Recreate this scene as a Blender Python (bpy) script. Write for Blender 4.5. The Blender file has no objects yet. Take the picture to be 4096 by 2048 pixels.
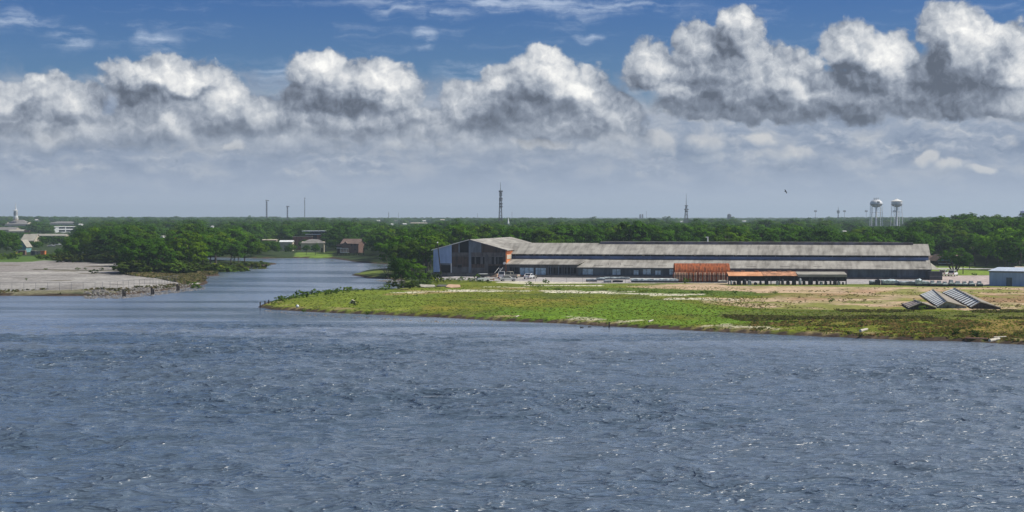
import bpy, bmesh, math, random
import numpy as np
from mathutils import Vector, Matrix
R = math.radians
random.seed(7); rng = np.random.default_rng(7)
sc = bpy.context.scene
COL = sc.collection
# ------------------------------------------------------------------ camera
F = 6625.0; CX = 2048.0; HY = 870.0; H = 18.0     # focal length and horizon in pixels of the 4096-wide photo; eye height
cam_d = bpy.data.cameras.new('camera'); cam = bpy.data.objects.new('camera', cam_d); COL.objects.link(cam)
cam.location = (0, 0, H); cam.rotation_euler = (R(90), 0, 0)
cam_d.sensor_fit = 'HORIZONTAL'; cam_d.sensor_width = 36; cam_d.lens = 36*F/4096
cam_d.shift_y = -(1024-HY)/4096; cam_d.clip_start = 1; cam_d.clip_end = 60000
sc.camera = cam
# ------------------------------------------------------------------ sun, exposure
SUN_AZ = R(92); SUN_EL = R(50)                    # azimuth clockwise from +Y (straight ahead)
sd = bpy.data.lights.new('sun', 'SUN'); sd.energy = 4.8; sd.angle = R(0.6); sd.color = (1, .955, .87)
sun = bpy.data.objects.new('sun', sd); COL.objects.link(sun)
sdir = Vector((math.sin(SUN_AZ)*math.cos(SUN_EL), math.cos(SUN_AZ)*math.cos(SUN_EL), math.sin(SUN_EL)))
sun.rotation_euler = sdir.to_track_quat('Z', 'Y').to_euler(); sun.location = (0, 0, 300)
sc.view_settings.view_transform = 'Standard'; sc.view_settings.look = 'None'
sc.view_settings.exposure = 0.17; sc.view_settings.gamma = 1
sc.render.engine = 'CYCLES'
sc.cycles.max_bounces = 6; sc.cycles.diffuse_bounces = 2; sc.cycles.glossy_bounces = 2
sc.cycles.transmission_bounces = 3; sc.cycles.volume_bounces = 0; sc.cycles.transparent_max_bounces = 6
sc.cycles.caustics_reflective = False; sc.cycles.caustics_refractive = False
sc.cycles.use_denoising = True
sc.cycles.sample_clamp_direct = 1.15; sc.cycles.sample_clamp_indirect = 2

class NT:
    """small helper round a node tree"""
    def __init__(s, nt): s.nt = nt
    def n(s, t, **k):
        x = s.nt.nodes.new(t)
        for a, b in k.items(): setattr(x, a, b)
        return x
    def put(s, sock, v):
        if isinstance(v, bpy.types.NodeSocket): s.nt.links.new(v, sock)
        elif v is not None: sock.default_value = v
    def m(s, op, a, b=None, c=None, clamp=False):
        x = s.n('ShaderNodeMath', operation=op, use_clamp=clamp)
        for i, v in enumerate((a, b, c)):
            if v is not None: s.put(x.inputs[i], v)
        return x.outputs[0]
    def v(s, op, a, b=None, out=0):
        x = s.n('ShaderNodeVectorMath', operation=op)
        s.put(x.inputs[0], a)
        if b is not None: s.put(x.inputs[1], b)
        return x.outputs[out]
    def scale(s, a, f):
        x = s.n('ShaderNodeVectorMath', operation='SCALE'); s.put(x.inputs[0], a); s.put(x.inputs[3], f); return x.outputs[0]
    def mix(s, f, a, b, blend='MIX'):
        x = s.n('ShaderNodeMix', data_type='RGBA', blend_type=blend)
        s.put(x.inputs[0], f); s.put(x.inputs[6], a); s.put(x.inputs[7], b); return x.outputs[2]
    def rng(s, v, a, b, c=0., d=1., smooth=True):
        x = s.n('ShaderNodeMapRange', interpolation_type='SMOOTHSTEP' if smooth else 'LINEAR')
        for i, q in enumerate((v, a, b, c, d)): s.put(x.inputs[i], q)
        return x.outputs[0]
    def noise(s, vec, sc_, det=4, rough=.5, out=0, dim='3D', dist=0.):
        x = s.n('ShaderNodeTexNoise', noise_dimensions=dim)
        if vec is not None: s.put(x.inputs['Vector'], vec)
        x.inputs['Scale'].default_value = sc_; x.inputs['Detail'].default_value = det
        x.inputs['Roughness'].default_value = rough; x.inputs['Distortion'].default_value = dist
        return x.outputs[out]
    def ramp(s, f, stops):
        x = s.n('ShaderNodeValToRGB'); e = x.color_ramp.elements
        while len(e) < len(stops): e.new(.5)
        for q, (p, c) in zip(e, stops): q.position = p; q.color = (*c, 1) if len(c) == 3 else c
        s.put(x.inputs[0], f); return x.outputs[0]
    def comb(s, x, y, z=0.):
        c = s.n('ShaderNodeCombineXYZ'); s.put(c.inputs[0], x); s.put(c.inputs[1], y); s.put(c.inputs[2], z); return c.outputs[0]
    def sep(s, v):
        c = s.n('ShaderNodeSeparateXYZ'); s.put(c.inputs[0], v); return c.outputs

# ------------------------------------------------------------------ world: Nishita sky with cumulus clouds
def build_world():
    w = bpy.data.worlds.new('World'); sc.world = w; w.use_nodes = True
    nt = w.node_tree; nt.nodes.clear(); N = NT(nt)
    out = N.n('ShaderNodeOutputWorld'); bg = N.n('ShaderNodeBackground'); nt.links.new(bg.outputs[0], out.inputs[0])
    sky = N.n('ShaderNodeTexSky'); sky.sky_type = 'NISHITA'; sky.sun_disc = False
    sky.sun_elevation = SUN_EL; sky.sun_rotation = SUN_AZ; sky.air_density = 1.0; sky.dust_density = .6; sky.ozone_density = 2.0
    STR = .1; bg.inputs[1].default_value = STR
    D = N.n('ShaderNodeTexCoord').outputs['Generated']
    x, y, z = N.sep(D)
    # azimuth / elevation, in hundredths of a radian
    az = N.m('MULTIPLY', N.m('ARCTAN2', x, y), 100.); el = N.m('MULTIPLY', N.m('ARCSINE', z), 100.)
    P = N.comb(az, el)
    def ang(px, py):
        a = math.atan((px-CX)/F); return a*100, math.atan((HY-py)/F*math.cos(a))*100
    K = 100/F*4096/2576.                       # blob lists are in pixels of a 2576-wide view of the sky
    def blobs(p, lst, k=.12):
        acc = None
        for (cx, cy, rx, ry) in lst:
            a, e = ang(cx*4096/2576., cy*4096/2576.)
            sx, sy = 1/(rx*K), 1/(ry*K)
            q = N.v('MULTIPLY', p, (sx, sy, 0)); d = N.v('DISTANCE', q, (a*sx, e*sy, 0), out=1)
            if acc is None: acc = d
            else:
                mm = N.n('ShaderNodeMath', operation='SMOOTH_MIN'); N.put(mm.inputs[0], acc); N.put(mm.inputs[1], d); mm.inputs[2].default_value = k
                acc = mm.outputs[0]
        return N.m('SUBTRACT', 1., acc)
    # domain warp
    wv = N.v('SUBTRACT', N.noise(P, .55, 4, .5, out=1), (.5, .5, .5))
    PW = N.v('ADD', P, N.scale(wv, 1.7))
    env = [(100,250,120,62),(20,270,110,75),(190,262,80,58),(430,205,165,68),(560,262,90,70),(420,290,140,75),
           (810,190,98,60),(900,215,150,68),(990,235,78,55),(760,250,60,50),(880,300,210,60),(660,290,80,55),
           (1370,180,95,58),(1290,225,110,60),(1170,265,72,68),(1450,235,110,70),(1540,290,90,55),(1370,300,220,75),(1100,330,120,60),
           (1640,165,70,70),(1760,110,70,60),(1860,75,60,62),(1830,190,200,95),(1980,190,90,75),(1900,260,280,50),
           (2140,125,80,75),(2230,160,90,85),(2170,240,200,62),(2400,80,95,70),(2450,160,150,100),(2560,175,90,110),(2380,240,220,62),(2560,260,140,40),(60,320,150,60),(240,330,150,50),(480,330,190,60),(720,350,200,50),(980,360,220,55),(1250,370,200,55),(1480,370,180,60)]
    small = [(1780,352,70,32),(1900,352,60,22),(2000,392,52,34),(1780,392,60,20),(2390,420,48,24),(2330,402,36,20),(2460,435,40,18),(590,372,40,14),(420,330,70,32),(120,345,80,38),(1360,358,90,16),(1540,350,60,30),(1660,360,60,35)]
    LX, LY = .55, .83
    def billow(p, sc_, det):
        v = N.n('ShaderNodeTexVoronoi', voronoi_dimensions='2D', feature='SMOOTH_F1'); N.put(v.inputs['Vector'], p)
        v.inputs['Scale'].default_value = sc_; v.inputs['Detail'].default_value = det; v.inputs['Roughness'].default_value = .55
        v.inputs['Lacunarity'].default_value = 2.1; v.inputs['Smoothness'].default_value = .35; v.normalize = True
        return N.m('SUBTRACT', 1., v.outputs['Distance'])
    wb = N.v('SUBTRACT', N.noise(P, 1.3, 3, .5, out=1), (.5, .5, .5))
    PB = N.v('ADD', P, N.scale(wb, .9))
    B0 = billow(PB, .58, 4.); B1 = billow(N.v('ADD', PB, (LX*.42, LY*.42, 0)), .58, 4.)
    n0 = N.noise(PW, .8, 6, .6)
    E0 = blobs(PW, env); E1 = blobs(N.v('ADD', PW, (LX*1.9, LY*1.9, 0)), env)
    S0 = blobs(PW, small); S1 = blobs(N.v('ADD', PW, (LX*.8, LY*.8, 0)), small)
    ragg = N.m('ADD', N.m('MULTIPLY', N.m('SUBTRACT', B0, .62), .80), N.m('MULTIPLY', N.m('SUBTRACT', n0, .5), .28))
    dens = N.m('ADD', E0, ragg)
    alpha = N.rng(dens, -.05, .2)
    dens2 = N.m('ADD', S0, ragg); alpha2 = N.rng(dens2, .0, .5, 0., .62)
    # shading: density falling away towards the sun reads bright
    big = N.m('SUBTRACT', N.m('MAXIMUM', E0, -.1), N.m('MAXIMUM', E1, -.35))
    fine = N.m('SUBTRACT', B0, B1)
    tone_d = [(2050,284,330,30),(2400,282,150,26),(2360,215,110,60),(900,240,110,34),(1380,262,120,40),(1300,235,40,26),(430,232,120,16),(60,280,70,20),(200,300,80,22),(1210,300,60,30),(2120,190,40,40),(1500,300,70,30),(1000,330,120,22),(300,360,160,18),(750,395,140,14),(1820,95,70,45),(1800,200,90,40),(1950,275,320,34),(2170,215,60,40),(2400,190,150,65),(2440,262,170,32),(2300,262,150,30),(2130,280,200,26),(340,232,80,22),(880,268,150,20),(900,325,130,18),(1290,300,110,45),(1400,350,120,22),(1640,310,60,30),(10,318,60,18),(740,230,50,25),(560,330,110,26),(1500,420,60,16),(1220,425,50,12)]
    tone_b = [(80,200,50,24),(975,195,70,36),(1440,200,70,60),(1380,150,70,30),(2010,235,80,40),(2080,165,60,50),(2230,140,90,60),(2440,90,110,50),(2570,180,40,80),(800,165,70,28),(440,190,120,40),(570,240,60,24),(1850,60,60,30),(1700,180,90,30),(1680,235,120,22),(1240,215,60,22),(420,320,60,22),(2540,265,90,26),(130,330,60,20),(1390,355,50,8),(590,372,40,8)]
    PT = N.v('ADD', P, N.scale(wv, 3.2))
    td = N.rng(blobs(PT, tone_d, .2), -.25, .75); tb = N.rng(blobs(PT, tone_b, .2), -.25, .75)
    sh = N.m('ADD', N.m('MULTIPLY', big, .50), N.m('MULTIPLY', fine, 1.6))
    sh = N.m('ADD', sh, N.m('MULTIPLY', N.m('SUBTRACT', n0, .5), .5))
    sh = N.m('ADD', sh, N.m('SUBTRACT', N.m('MULTIPLY', tb, .36), N.m('MULTIPLY', td, .36)))
    hfade = N.rng(el, 3.2, 8.5)                # low clouds are flatter and greyer
    sh = N.m('MULTIPLY', sh, N.m('ADD', .5, N.m('MULTIPLY', hfade, .5)))
    sh = N.m('ADD', sh, N.m('SUBTRACT', .40, N.m('MULTIPLY', hfade, .15)))
    k = 1/STR
    def c(r, g, b):
        f = lambda u: ((u/255+.055)/1.055)**2.4 if u > 10 else u/255/12.92
        return (f(r)*k, f(g)*k, f(b)*k)
    # Color ramps clamp at 1: build cloud colour by mixing
    def ramp_hdr(f, stops):
        col = (*stops[0][1], 1)
        for (p0, c0), (p1, c1) in zip(stops, stops[1:]):
            col = N.mix(N.rng(f, p0, p1, smooth=False), col, (*c1, 1))
        return col
    ccol = ramp_hdr(sh, [(-.2, c(84,92,106)), (.08, c(114,123,138)), (.34, c(146,154,167)), (.64, c(184,189,196)), (.95, c(218,219,220)), (1.3, c(248,247,243))])
    # clear sky: Nishita tinted deep blue in view, reshaped above the frame
    tint = ramp_hdr(el, [(0., (.62,.66,.70)), (3.0, (.50,.58,.66)), (6.0, (.27,.41,.62)), (13., (.155,.305,.60)), (19., (.46,.66,1.02)), (34., (.36,.54,.86)), (62., (.085,.17,.34)), (120., (.06,.13,.28))])  # unseen upper sky brightened, then darkened higher up, to shape the water's reflections
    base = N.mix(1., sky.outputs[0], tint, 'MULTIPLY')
    # thin high cirrus
    PC = N.v('MULTIPLY', P, (.16, 1.1, 0)); cn = N.noise(N.v('ADD', PC, N.scale(wv, .8)), 1.1, 6, .62)
    cir = N.rng(blobs(PW, [(1010,12,140,22),(1120,38,90,16),(1300,16,250,20),(1550,22,220,24),(1175,175,80,26),(1070,98,34,26),(60,50,90,26),(390,110,60,30),(170,100,60,26),(1480,92,40,12),(700,190,60,30)], .2), -.4, .7)
    cir = N.m('MULTIPLY', cir, N.rng(cn, .36, .74, 0., .8))
    cir2 = N.m('MULTIPLY', N.rng(cn, .5, .85, 0., .3), N.rng(el, 7., 12.))
    base = N.mix(N.m('MAXIMUM', cir, cir2), base, (*c(190,203,222), 1))
    # grey stratus deck below the cumulus
    PS = N.v('MULTIPLY', PW, (.42, 1.5, 0)); sn = N.noise(PS, .55, 6, .6); sn2 = N.noise(N.v('MULTIPLY', PW, (.8, 1.3, 0)), .5, 5, .55)
    scol = ramp_hdr(N.m('ADD', N.m('MULTIPLY', sn, .6), N.m('MULTIPLY', sn2, .4)), [(.36, c(116,131,155)), (.5, c(143,155,174)), (.64, c(180,184,190))])
    hor = ramp_hdr(el, [(0., c(170,180,195)), (1.8, c(158,170,189)), (4.5, c(138,151,173))])
    scol = N.mix(N.rng(el, .4, 4.6), hor, scol)
    # rows of small distant puffs shrinking towards the horizon
    lowp = N.v('MULTIPLY', PB, (.62, 1.25, 0)); b2 = billow(lowp, 1.0, 4.); b3 = billow(N.v('ADD', lowp, (LX*.25, LY*.4, 0)), 1.0, 4.)
    pm_ = N.rng(N.noise(N.v('MULTIPLY', P, (.25, .55, 0)), 1., 3, .5), .44, .62)
    pa = N.m('MULTIPLY', N.m('MULTIPLY', N.rng(b2, .50, .78), pm_), N.m('MULTIPLY', N.rng(el, 1.2, 3.6), .6))
    pcol = ramp_hdr(N.m('ADD', N.m('MULTIPLY', N.m('SUBTRACT', b2, b3), 1.6), .45), [(.1, c(120,134,156)), (.5, c(164,173,187)), (.9, c(208,208,206))])
    scol = N.mix(pa, scol, pcol)
    left = N.rng(az, -34., -8., .85, 1.)
    salpha = N.m('MULTIPLY', N.rng(N.m('ADD', el, N.m('MULTIPLY', N.m('SUBTRACT', sn2, .5), 5.)), 8.9, 6.6), 1.)
    dR = N.rng(az, 22., 5., .0, 1.)            # the deck sinks on the right
    colr = N.mix(salpha, base, scol)
    colr = N.mix(alpha2, colr, ramp_hdr(N.m('ADD', N.m('MULTIPLY', N.m('SUBTRACT', S0, S1), .5), N.m('ADD', N.m('MULTIPLY', fine, .8), .42)), [(.0, c(112,127,150)), (.45, c(158,168,182)), (1., c(214,212,208))]))
    colr = N.mix(N.m('MULTIPLY', alpha, N.rng(el, 3.0, 5.6)), colr, ccol)
    # unseen cloud above the frame, shaped to brighten the water's reflection
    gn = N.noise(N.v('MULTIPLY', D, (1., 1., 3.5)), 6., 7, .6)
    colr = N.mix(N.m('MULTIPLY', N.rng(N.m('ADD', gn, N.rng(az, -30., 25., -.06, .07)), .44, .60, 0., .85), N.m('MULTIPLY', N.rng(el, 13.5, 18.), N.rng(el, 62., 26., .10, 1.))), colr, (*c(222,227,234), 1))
    colr = N.mix(N.rng(el, 0., -1.5), colr, (*c(70,84,96), 1))
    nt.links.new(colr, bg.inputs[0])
    w.cycles.sampling_method = 'MANUAL'; w.cycles.sample_map_resolution = 512
build_world()
# ------------------------------------------------------------------ helpers: pixel of the photo -> point in the world
LAND = 1.2
def G(px, py, z=LAND):
    Y = F*(H-z)/(py-HY); return ((px-CX)/F*Y, Y, z)
def PX(px, Y): return (px-CX)/F*Y
def ZY(py, Y): return H-(py-HY)*Y/F
def proj(x, y, z): return CX+F*x/y, HY+F*(H-z)/y

def props(o, label=None, cat=None, group=None, kind=None):
    if label: o['label'] = label
    if cat: o['category'] = cat
    if group: o['group'] = group
    if kind: o['kind'] = kind
    return o
def thing(name, loc, rz=0, label=None, cat=None, group=None, scale=1):
    o = bpy.data.objects.new(name, None); COL.objects.link(o); o.empty_display_size = .5
    o.location = loc; o.rotation_euler = (0, 0, rz); o.scale = (scale,)*3 if isinstance(scale, (int, float)) else scale
    return props(o, label, cat, group)

class MB:
    """collects shapes and links them as ONE mesh object"""
    def __init__(s): s.v = []; s.f = []
    def add(s, vs, fs):
        n = len(s.v); s.v += [tuple(p) for p in vs]; s.f += [tuple(i+n for i in f) for f in fs]; return s
    def box(s, x0, x1, y0, y1, z0, z1, rz=0, piv=None):
        vs = [(x, y, z) for z in (z0, z1) for (x, y) in ((x0, y0), (x1, y0), (x1, y1), (x0, y1))]
        if rz:
            p = piv or ((x0+x1)/2, (y0+y1)/2); c, t = math.cos(rz), math.sin(rz)
            vs = [(p[0]+(x-p[0])*c-(y-p[1])*t, p[1]+(x-p[0])*t+(y-p[1])*c, z) for x, y, z in vs]
        return s.add(vs, [(3,2,1,0), (4,5,6,7), (0,1,5,4), (1,2,6,5), (2,3,7,6), (3,0,4,7)])
    def hexa(s, b, t):            # four bottom, four top points
        return s.add(list(b)+list(t), [(3,2,1,0), (4,5,6,7), (0,1,5,4), (1,2,6,5), (2,3,7,6), (3,0,4,7)])
    def slab(s, pts, th):         # polygon given a thickness downwards
        n = len(pts); lo = [(p[0], p[1], p[2]-th) for p in pts]
        return s.add(list(pts)+lo, [tuple(range(n)), tuple(range(2*n-1, n-1, -1))]+[(i, i+n, (i+1) % n+n, (i+1) % n) for i in range(n)])
    def prism(s, pts, y0, y1):    # outline in xz pushed along y
        n = len(pts)
        return s.add([(x, y0, z) for x, z in pts]+[(x, y1, z) for x, z in pts],
                     [tuple(range(n)), tuple(range(2*n-1, n-1, -1))]+[(i, i+n, (i+1) % n+n, (i+1) % n) for i in range(n)])
    def prism_x(s, pts, x0, x1):  # outline in yz pushed along x
        n = len(pts)
        return s.add([(x0, y, z) for y, z in pts]+[(x1, y, z) for y, z in pts],
                     [tuple(range(n))[::-1], tuple(range(n, 2*n))]+[((i+1) % n, (i+1) % n+n, i+n, i) for i in range(n)])
    def tube(s, a, b, r0, r1=None, n=6):
        r1 = r0 if r1 is None else r1; a, b = Vector(a), Vector(b); d = (b-a).normalized()
        u = d.cross(Vector((0, 0, 1)) if abs(d.z) < .95 else Vector((1, 0, 0))).normalized(); w = d.cross(u)
        vs = [p+(u*math.cos(2*math.pi*i/n)+w*math.sin(2*math.pi*i/n))*r for p, r in ((a, r0), (b, r1)) for i in range(n)]
        return s.add(vs, [tuple(range(n)), tuple(range(2*n-1, n-1, -1))]+[(i, i+n, (i+1) % n+n, (i+1) % n) for i in range(n)])
    def lathe(s, prof, n=16, cx=0, cy=0):
        vs = [(cx+r*math.cos(2*math.pi*i/n), cy+r*math.sin(2*math.pi*i/n), z) for r, z in prof for i in range(n)]
        fs = [(k*n+i, k*n+(i+1) % n, (k+1)*n+(i+1) % n, (k+1)*n+i) for k in range(len(prof)-1) for i in range(n)]
        return s.add(vs, fs+[tuple(range(n))[::-1], tuple(range((len(prof)-1)*n, len(prof)*n))])
    def build(s, name, mat, parent=None, smooth=False, loc=None):
        me = bpy.data.meshes.new(name); me.from_pydata(s.v, [], s.f); me.update()
        o = bpy.data.objects.new(name, me); COL.objects.link(o)
        if mat: me.materials.append(mat)
        if smooth: me.shade_smooth()
        if parent: o.parent = parent
        if loc: o.location = loc
        return o
def np_mesh(name, V, Fq, mat, parent=None, smooth=False, cols=None):
    me = bpy.data.meshes.new(name); V = np.asarray(V, np.float32); Fq = np.asarray(Fq, np.int32); k = Fq.shape[1]
    me.vertices.add(len(V)); me.vertices.foreach_set('co', V.ravel())
    me.loops.add(Fq.size); me.loops.foreach_set('vertex_index', Fq.ravel())
    me.polygons.add(len(Fq)); me.polygons.foreach_set('loop_start', np.arange(0, Fq.size, k, dtype=np.int32))
    me.update(calc_edges=True); me.validate()
    if cols is not None:
        a = me.color_attributes.new('tint', 'FLOAT_COLOR', 'POINT'); c = np.ones((len(V), 4), np.float32); c[:, :3] = cols; a.data.foreach_set('color', c.ravel())
    if mat: me.materials.append(mat)
    if smooth: me.shade_smooth()
    o = bpy.data.objects.new(name, me); COL.objects.link(o)
    if parent: o.parent = parent
    return o

# ------------------------------------------------------------------ materials
def bare(name):
    m = bpy.data.materials.new(name); m.use_nodes = True; nt = m.node_tree; N = NT(nt)
    return m, N, nt.nodes['Principled BSDF']
def mat(name, col, rough=.8, var=.25, scale=.6, col2=None, streak=None, bump=0, metal=0, spec=.3, wave=None, wdir='X', wamt=.35):
    """weathered paint, metal, wood: noise between two colours, optional vertical streaks and corrugation"""
    m, N, b = bare(name)
    P = N.n('ShaderNodeTexCoord').outputs['Object']
    f = N.noise(P, scale, 6, .62); f = N.rng(f, .36, .66)
    if streak:
        s = N.noise(N.v('MULTIPLY', P, streak), 1., 5, .6); f = N.m('ADD', N.m('MULTIPLY', f, .45), N.m('MULTIPLY', N.rng(s, .36, .66), .55))
    c2 = col2 or tuple(min(1, q*(1-var*1.4)) for q in col); c1 = tuple(min(1, q*(1+var*.6)) for q in col)
    cc = N.mix(f, (*c1, 1), (*c2, 1))
    if wave:
        w = N.n('ShaderNodeTexWave', wave_type='BANDS', bands_direction=wdir, wave_profile='SIN'); N.put(w.inputs['Vector'], P)
        w.inputs['Scale'].default_value = wave; w.inputs['Distortion'].default_value = .3; w.inputs['Detail'].default_value = 1
        bp = N.n('ShaderNodeBump'); bp.inputs['Strength'].default_value = wamt; bp.inputs['Distance'].default_value = .08
        N.put(bp.inputs['Height'], w.outputs['Fac']); N.put(b.inputs['Normal'], bp.outputs[0])
    elif bump:
        bp = N.n('ShaderNodeBump'); bp.inputs['Strength'].default_value = bump; bp.inputs['Distance'].default_value = .05
        N.put(bp.inputs['Height'], N.noise(P, scale*8, 4, .6)); N.put(b.inputs['Normal'], bp.outputs[0])
    N.put(b.inputs['Base Color'], cc); b.inputs['Roughness'].default_value = rough
    b.inputs['Metallic'].default_value = metal; b.inputs['Specular IOR Level'].default_value = spec
    return m
M = {}
M['roof'] = mat('weathered_roof', (.33,.315,.28), .85, .3, .16, (.16,.148,.13), streak=(.9,.12,.12), wave=1.6, wamt=.2)
M['roof2'] = mat('weathered_roof_far', (.27,.24,.20), .85, .3, .1, (.19,.165,.135), streak=(.6,.15,.15))
M['ridge'] = mat('ridge_metal', (.16,.15,.19), .6, .3, .4, (.09,.075,.07))
M['brown'] = mat('rusty_dark_siding', (.085,.062,.05), .85, .3, .5, (.028,.024,.025), streak=(2.6,2.6,.15), wave=3.2, wamt=.6)
M['dark'] = mat('dark_opening', (.008,.009,.012), .9, .2)  # near-black stands in for unlit interiors behind the facade openings
M['grey'] = mat('grey_siding', (.10,.105,.11), .8, .3, .4, (.05,.052,.058), streak=(2.,2.,.2), wave=3., wamt=.4)
M['plinth'] = mat('concrete_plinth', (.115,.11,.108), .9, .3, .5, (.05,.048,.05), streak=(1.5,1.5,.3))
M['bluepaint'] = mat('pale_blue_siding', (.30,.41,.60), .6, .12, .3, (.22,.31,.48), streak=(1.8,1.8,.2), wave=3., wamt=.3)
M['bluegrey'] = mat('blue_grey_siding', (.13,.16,.20), .7, .25, .4, (.075,.095,.12), streak=(2.,2.,.2), wave=3., wamt=.4)
M['teal'] = mat('dark_teal_wall', (.10,.135,.16), .8, .3, .25, (.055,.07,.085), streak=(.8,.8,.2), wave=2.5, wamt=.3)
M['purple'] = mat('dark_plum_wall', (.12,.10,.115), .8, .25, .3, (.07,.055,.06))
M['window'] = mat('pale_fibreglass', (.36,.50,.60), .35, .25, .9, (.20,.30,.38), spec=.5)
M['blueband'] = mat('blue_metal_band', (.13,.19,.36), .5, .2, .3, (.085,.115,.22), spec=.5)
M['white'] = mat('white_paint', (.72,.73,.72), .5, .12, .5)
M['cream'] = mat('cream_wall', (.46,.40,.31), .8, .15, .4)
M['brick'] = mat('red_brick', (.36,.15,.09), .85, .25, .6, (.22,.10,.07))
M['orangered'] = mat('orange_metal', (.62,.20,.06), .75, .25, .4, (.42,.14,.05))
M['rust'] = mat('deep_rust', (.36,.10,.03), .9, .4, .8, (.11,.04,.02), streak=(3.,.5,.5), bump=.4)
M['rustpale'] = mat('pale_rust_rib', (.50,.34,.24), .85, .4, 1.4, (.26,.11,.06), streak=(1.,1.,.6))
M['orange'] = mat('faded_orange_roof', (.66,.33,.17), .8, .15, .35, (.50,.23,.11), wave=4., wamt=.3)
M['orange2'] = mat('rusty_orange_roof', (.50,.25,.14), .85, .35, .6, (.17,.09,.05), streak=(1.2,.6,.6))
M['greyroof'] = mat('grey_shed_roof', (.33,.32,.27), .8, .2, .4, (.22,.2,.17), streak=(.4,2,2))
M['brownwood'] = mat('brown_wood', (.17,.105,.085), .85, .25, .8, (.10,.06,.05), streak=(2,2,.3))
M['shingle'] = mat('brown_shingle', (.17,.12,.10), .9, .25, .8)
M['greyshingle'] = mat('grey_shingle', (.20,.19,.18), .9, .25, .6)
M['tealpaint'] = mat('teal_gable', (.16,.33,.35), .8, .15, .4)
M['whiteroof'] = mat('white_metal_roof', (.74,.72,.66), .5, .1, .3)
M['pole'] = mat('dark_timber_pole', (.035,.03,.028), .9, .3, 2.)
M['steel'] = mat('galvanised_steel', (.17,.175,.185), .6, .25, .5, metal=.2)
M['darksteel'] = mat('dark_steel', (.05,.055,.065), .6, .25, .5)
M['tank'] = mat('white_tank_paint', (.66,.67,.68), .45, .1, .15)
M['tan_tank'] = mat('tan_tank_underside', (.52,.40,.32), .6, .2, .2)  # tan colour of the tank bottoms
M['tarp'] = mat('grey_wrapped_goods', (.30,.33,.35), .6, .3, 1.1, (.12,.135,.15), bump=.5)
M['tarplight'] = mat('pale_plastic_wrap', (.50,.56,.56), .45, .3, 1.6, (.22,.27,.29), bump=.5)
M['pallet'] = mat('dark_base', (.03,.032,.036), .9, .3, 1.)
M['concrete'] = mat('pale_concrete', (.42,.40,.34), .9, .25, .7, (.26,.24,.2))
M['clay'] = mat('reddish_slab', (.50,.33,.22), .9, .2, .7)
M['drift'] = mat('bleached_driftwood', (.50,.46,.38), .9, .2, 2.)
M['rock'] = mat('riprap_stone', (.20,.185,.17), .9, .35, .9, (.12,.115,.11))
M['glass'] = mat('dark_glass', (.02,.025,.03), .12, .2, spec=.8)
M['tyre'] = mat('black_rubber', (.015,.015,.015), .9, .2)
M['chrome'] = mat('wheel_rim', (.4,.4,.42), .4, .1)
M['carwhite'] = mat('white_car_paint', (.70,.71,.72), .3, .05, spec=.5)
M['carsilver'] = mat('silver_car_paint', (.42,.44,.46), .3, .05, spec=.5)
M['carbeige'] = mat('beige_car_paint', (.45,.42,.33), .35, .05, spec=.5)
M['cardark'] = mat('dark_car_paint', (.06,.065,.07), .35, .05, spec=.5)
M['red'] = mat('red_lens', (.45,.03,.02), .4, .05)
M['yellow'] = mat('yellow_machine_paint', (.62,.42,.06), .6, .2)
M['bird'] = mat('dark_feathers', (.03,.03,.035), .9, .2)
M['strip'] = mat('translucent_roof_strip', (.74,.76,.74), .5, .2, .5, (.55,.57,.56))

# ------------------------------------------------------------------ terrain
FRONT_SHORE = [(1030,1229),(1080,1238),(1200,1245),(1400,1255),(1600,1263),(1800,1272),(2000,1284),(2200,1292),(2430,1305),(2700,1320),(3000,1334),(3300,1347),(3600,1360),(3900,1368),(4096,1379),(6000,1470)]
SHORE = FRONT_SHORE[::-1]+[(1060,1216),(1089,1209),(1186,1186),(1287,1173),(1388,1167),(1555,1163),(1620,1152),(1600,1122),(1560,1117),(1470,1112),(1408,1101),(1470,1083),(1560,1078),(1640,1075),
        (1640,1060),(1545,1057),(1480,1053),(1410,1046),(1330,1034),(1200,1033),(1055,1034),(900,1030),(700,1028),(700,1038),(1000,1050),(1060,1052),(1106,1056),
        (1050,1065),(960,1074),(870,1083),(852,1090),(885,1102),(840,1105),(812,1110),(824,1122),(826,1136),(815,1140),(720,1155),(600,1170),(500,1180),(400,1184),(0,1183),(-2500,1190)]
WP = [G(a, b, 0)[:2] for a, b in SHORE]; WP += [(WP[-1][0]*4, WP[-1][1]), (-9000, -9000), (9000, -9000), (9000, 180)]
WP = np.array(WP)
def inside(px, py, poly):
    poly = np.asarray(poly, float); r = np.zeros(px.shape, bool); n = len(poly)
    for i in range(n):
        x0, y0 = poly[i]; x1, y1 = poly[(i+1) % n]
        if y0 == y1: continue
        c = ((y0 > py) != (y1 > py)) & (px < (x1-x0)*(py-y0)/(y1-y0)+x0); r ^= c
    return r
def sdist(x, y, poly):            # signed distance, positive inside
    d = np.full(x.shape, 1e18); n = len(poly)
    for i in range(n):
        ax, ay = poly[i]; bx, by = poly[(i+1) % n]; vx, vy = bx-ax, by-ay; L = vx*vx+vy*vy
        if L == 0: continue
        t = np.clip(((x-ax)*vx+(y-ay)*vy)/L, 0, 1); d = np.minimum(d, (x-ax-t*vx)**2+(y-ay-t*vy)**2)
    return np.where(inside(x, y, poly), 1, -1)*np.sqrt(d)
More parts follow.
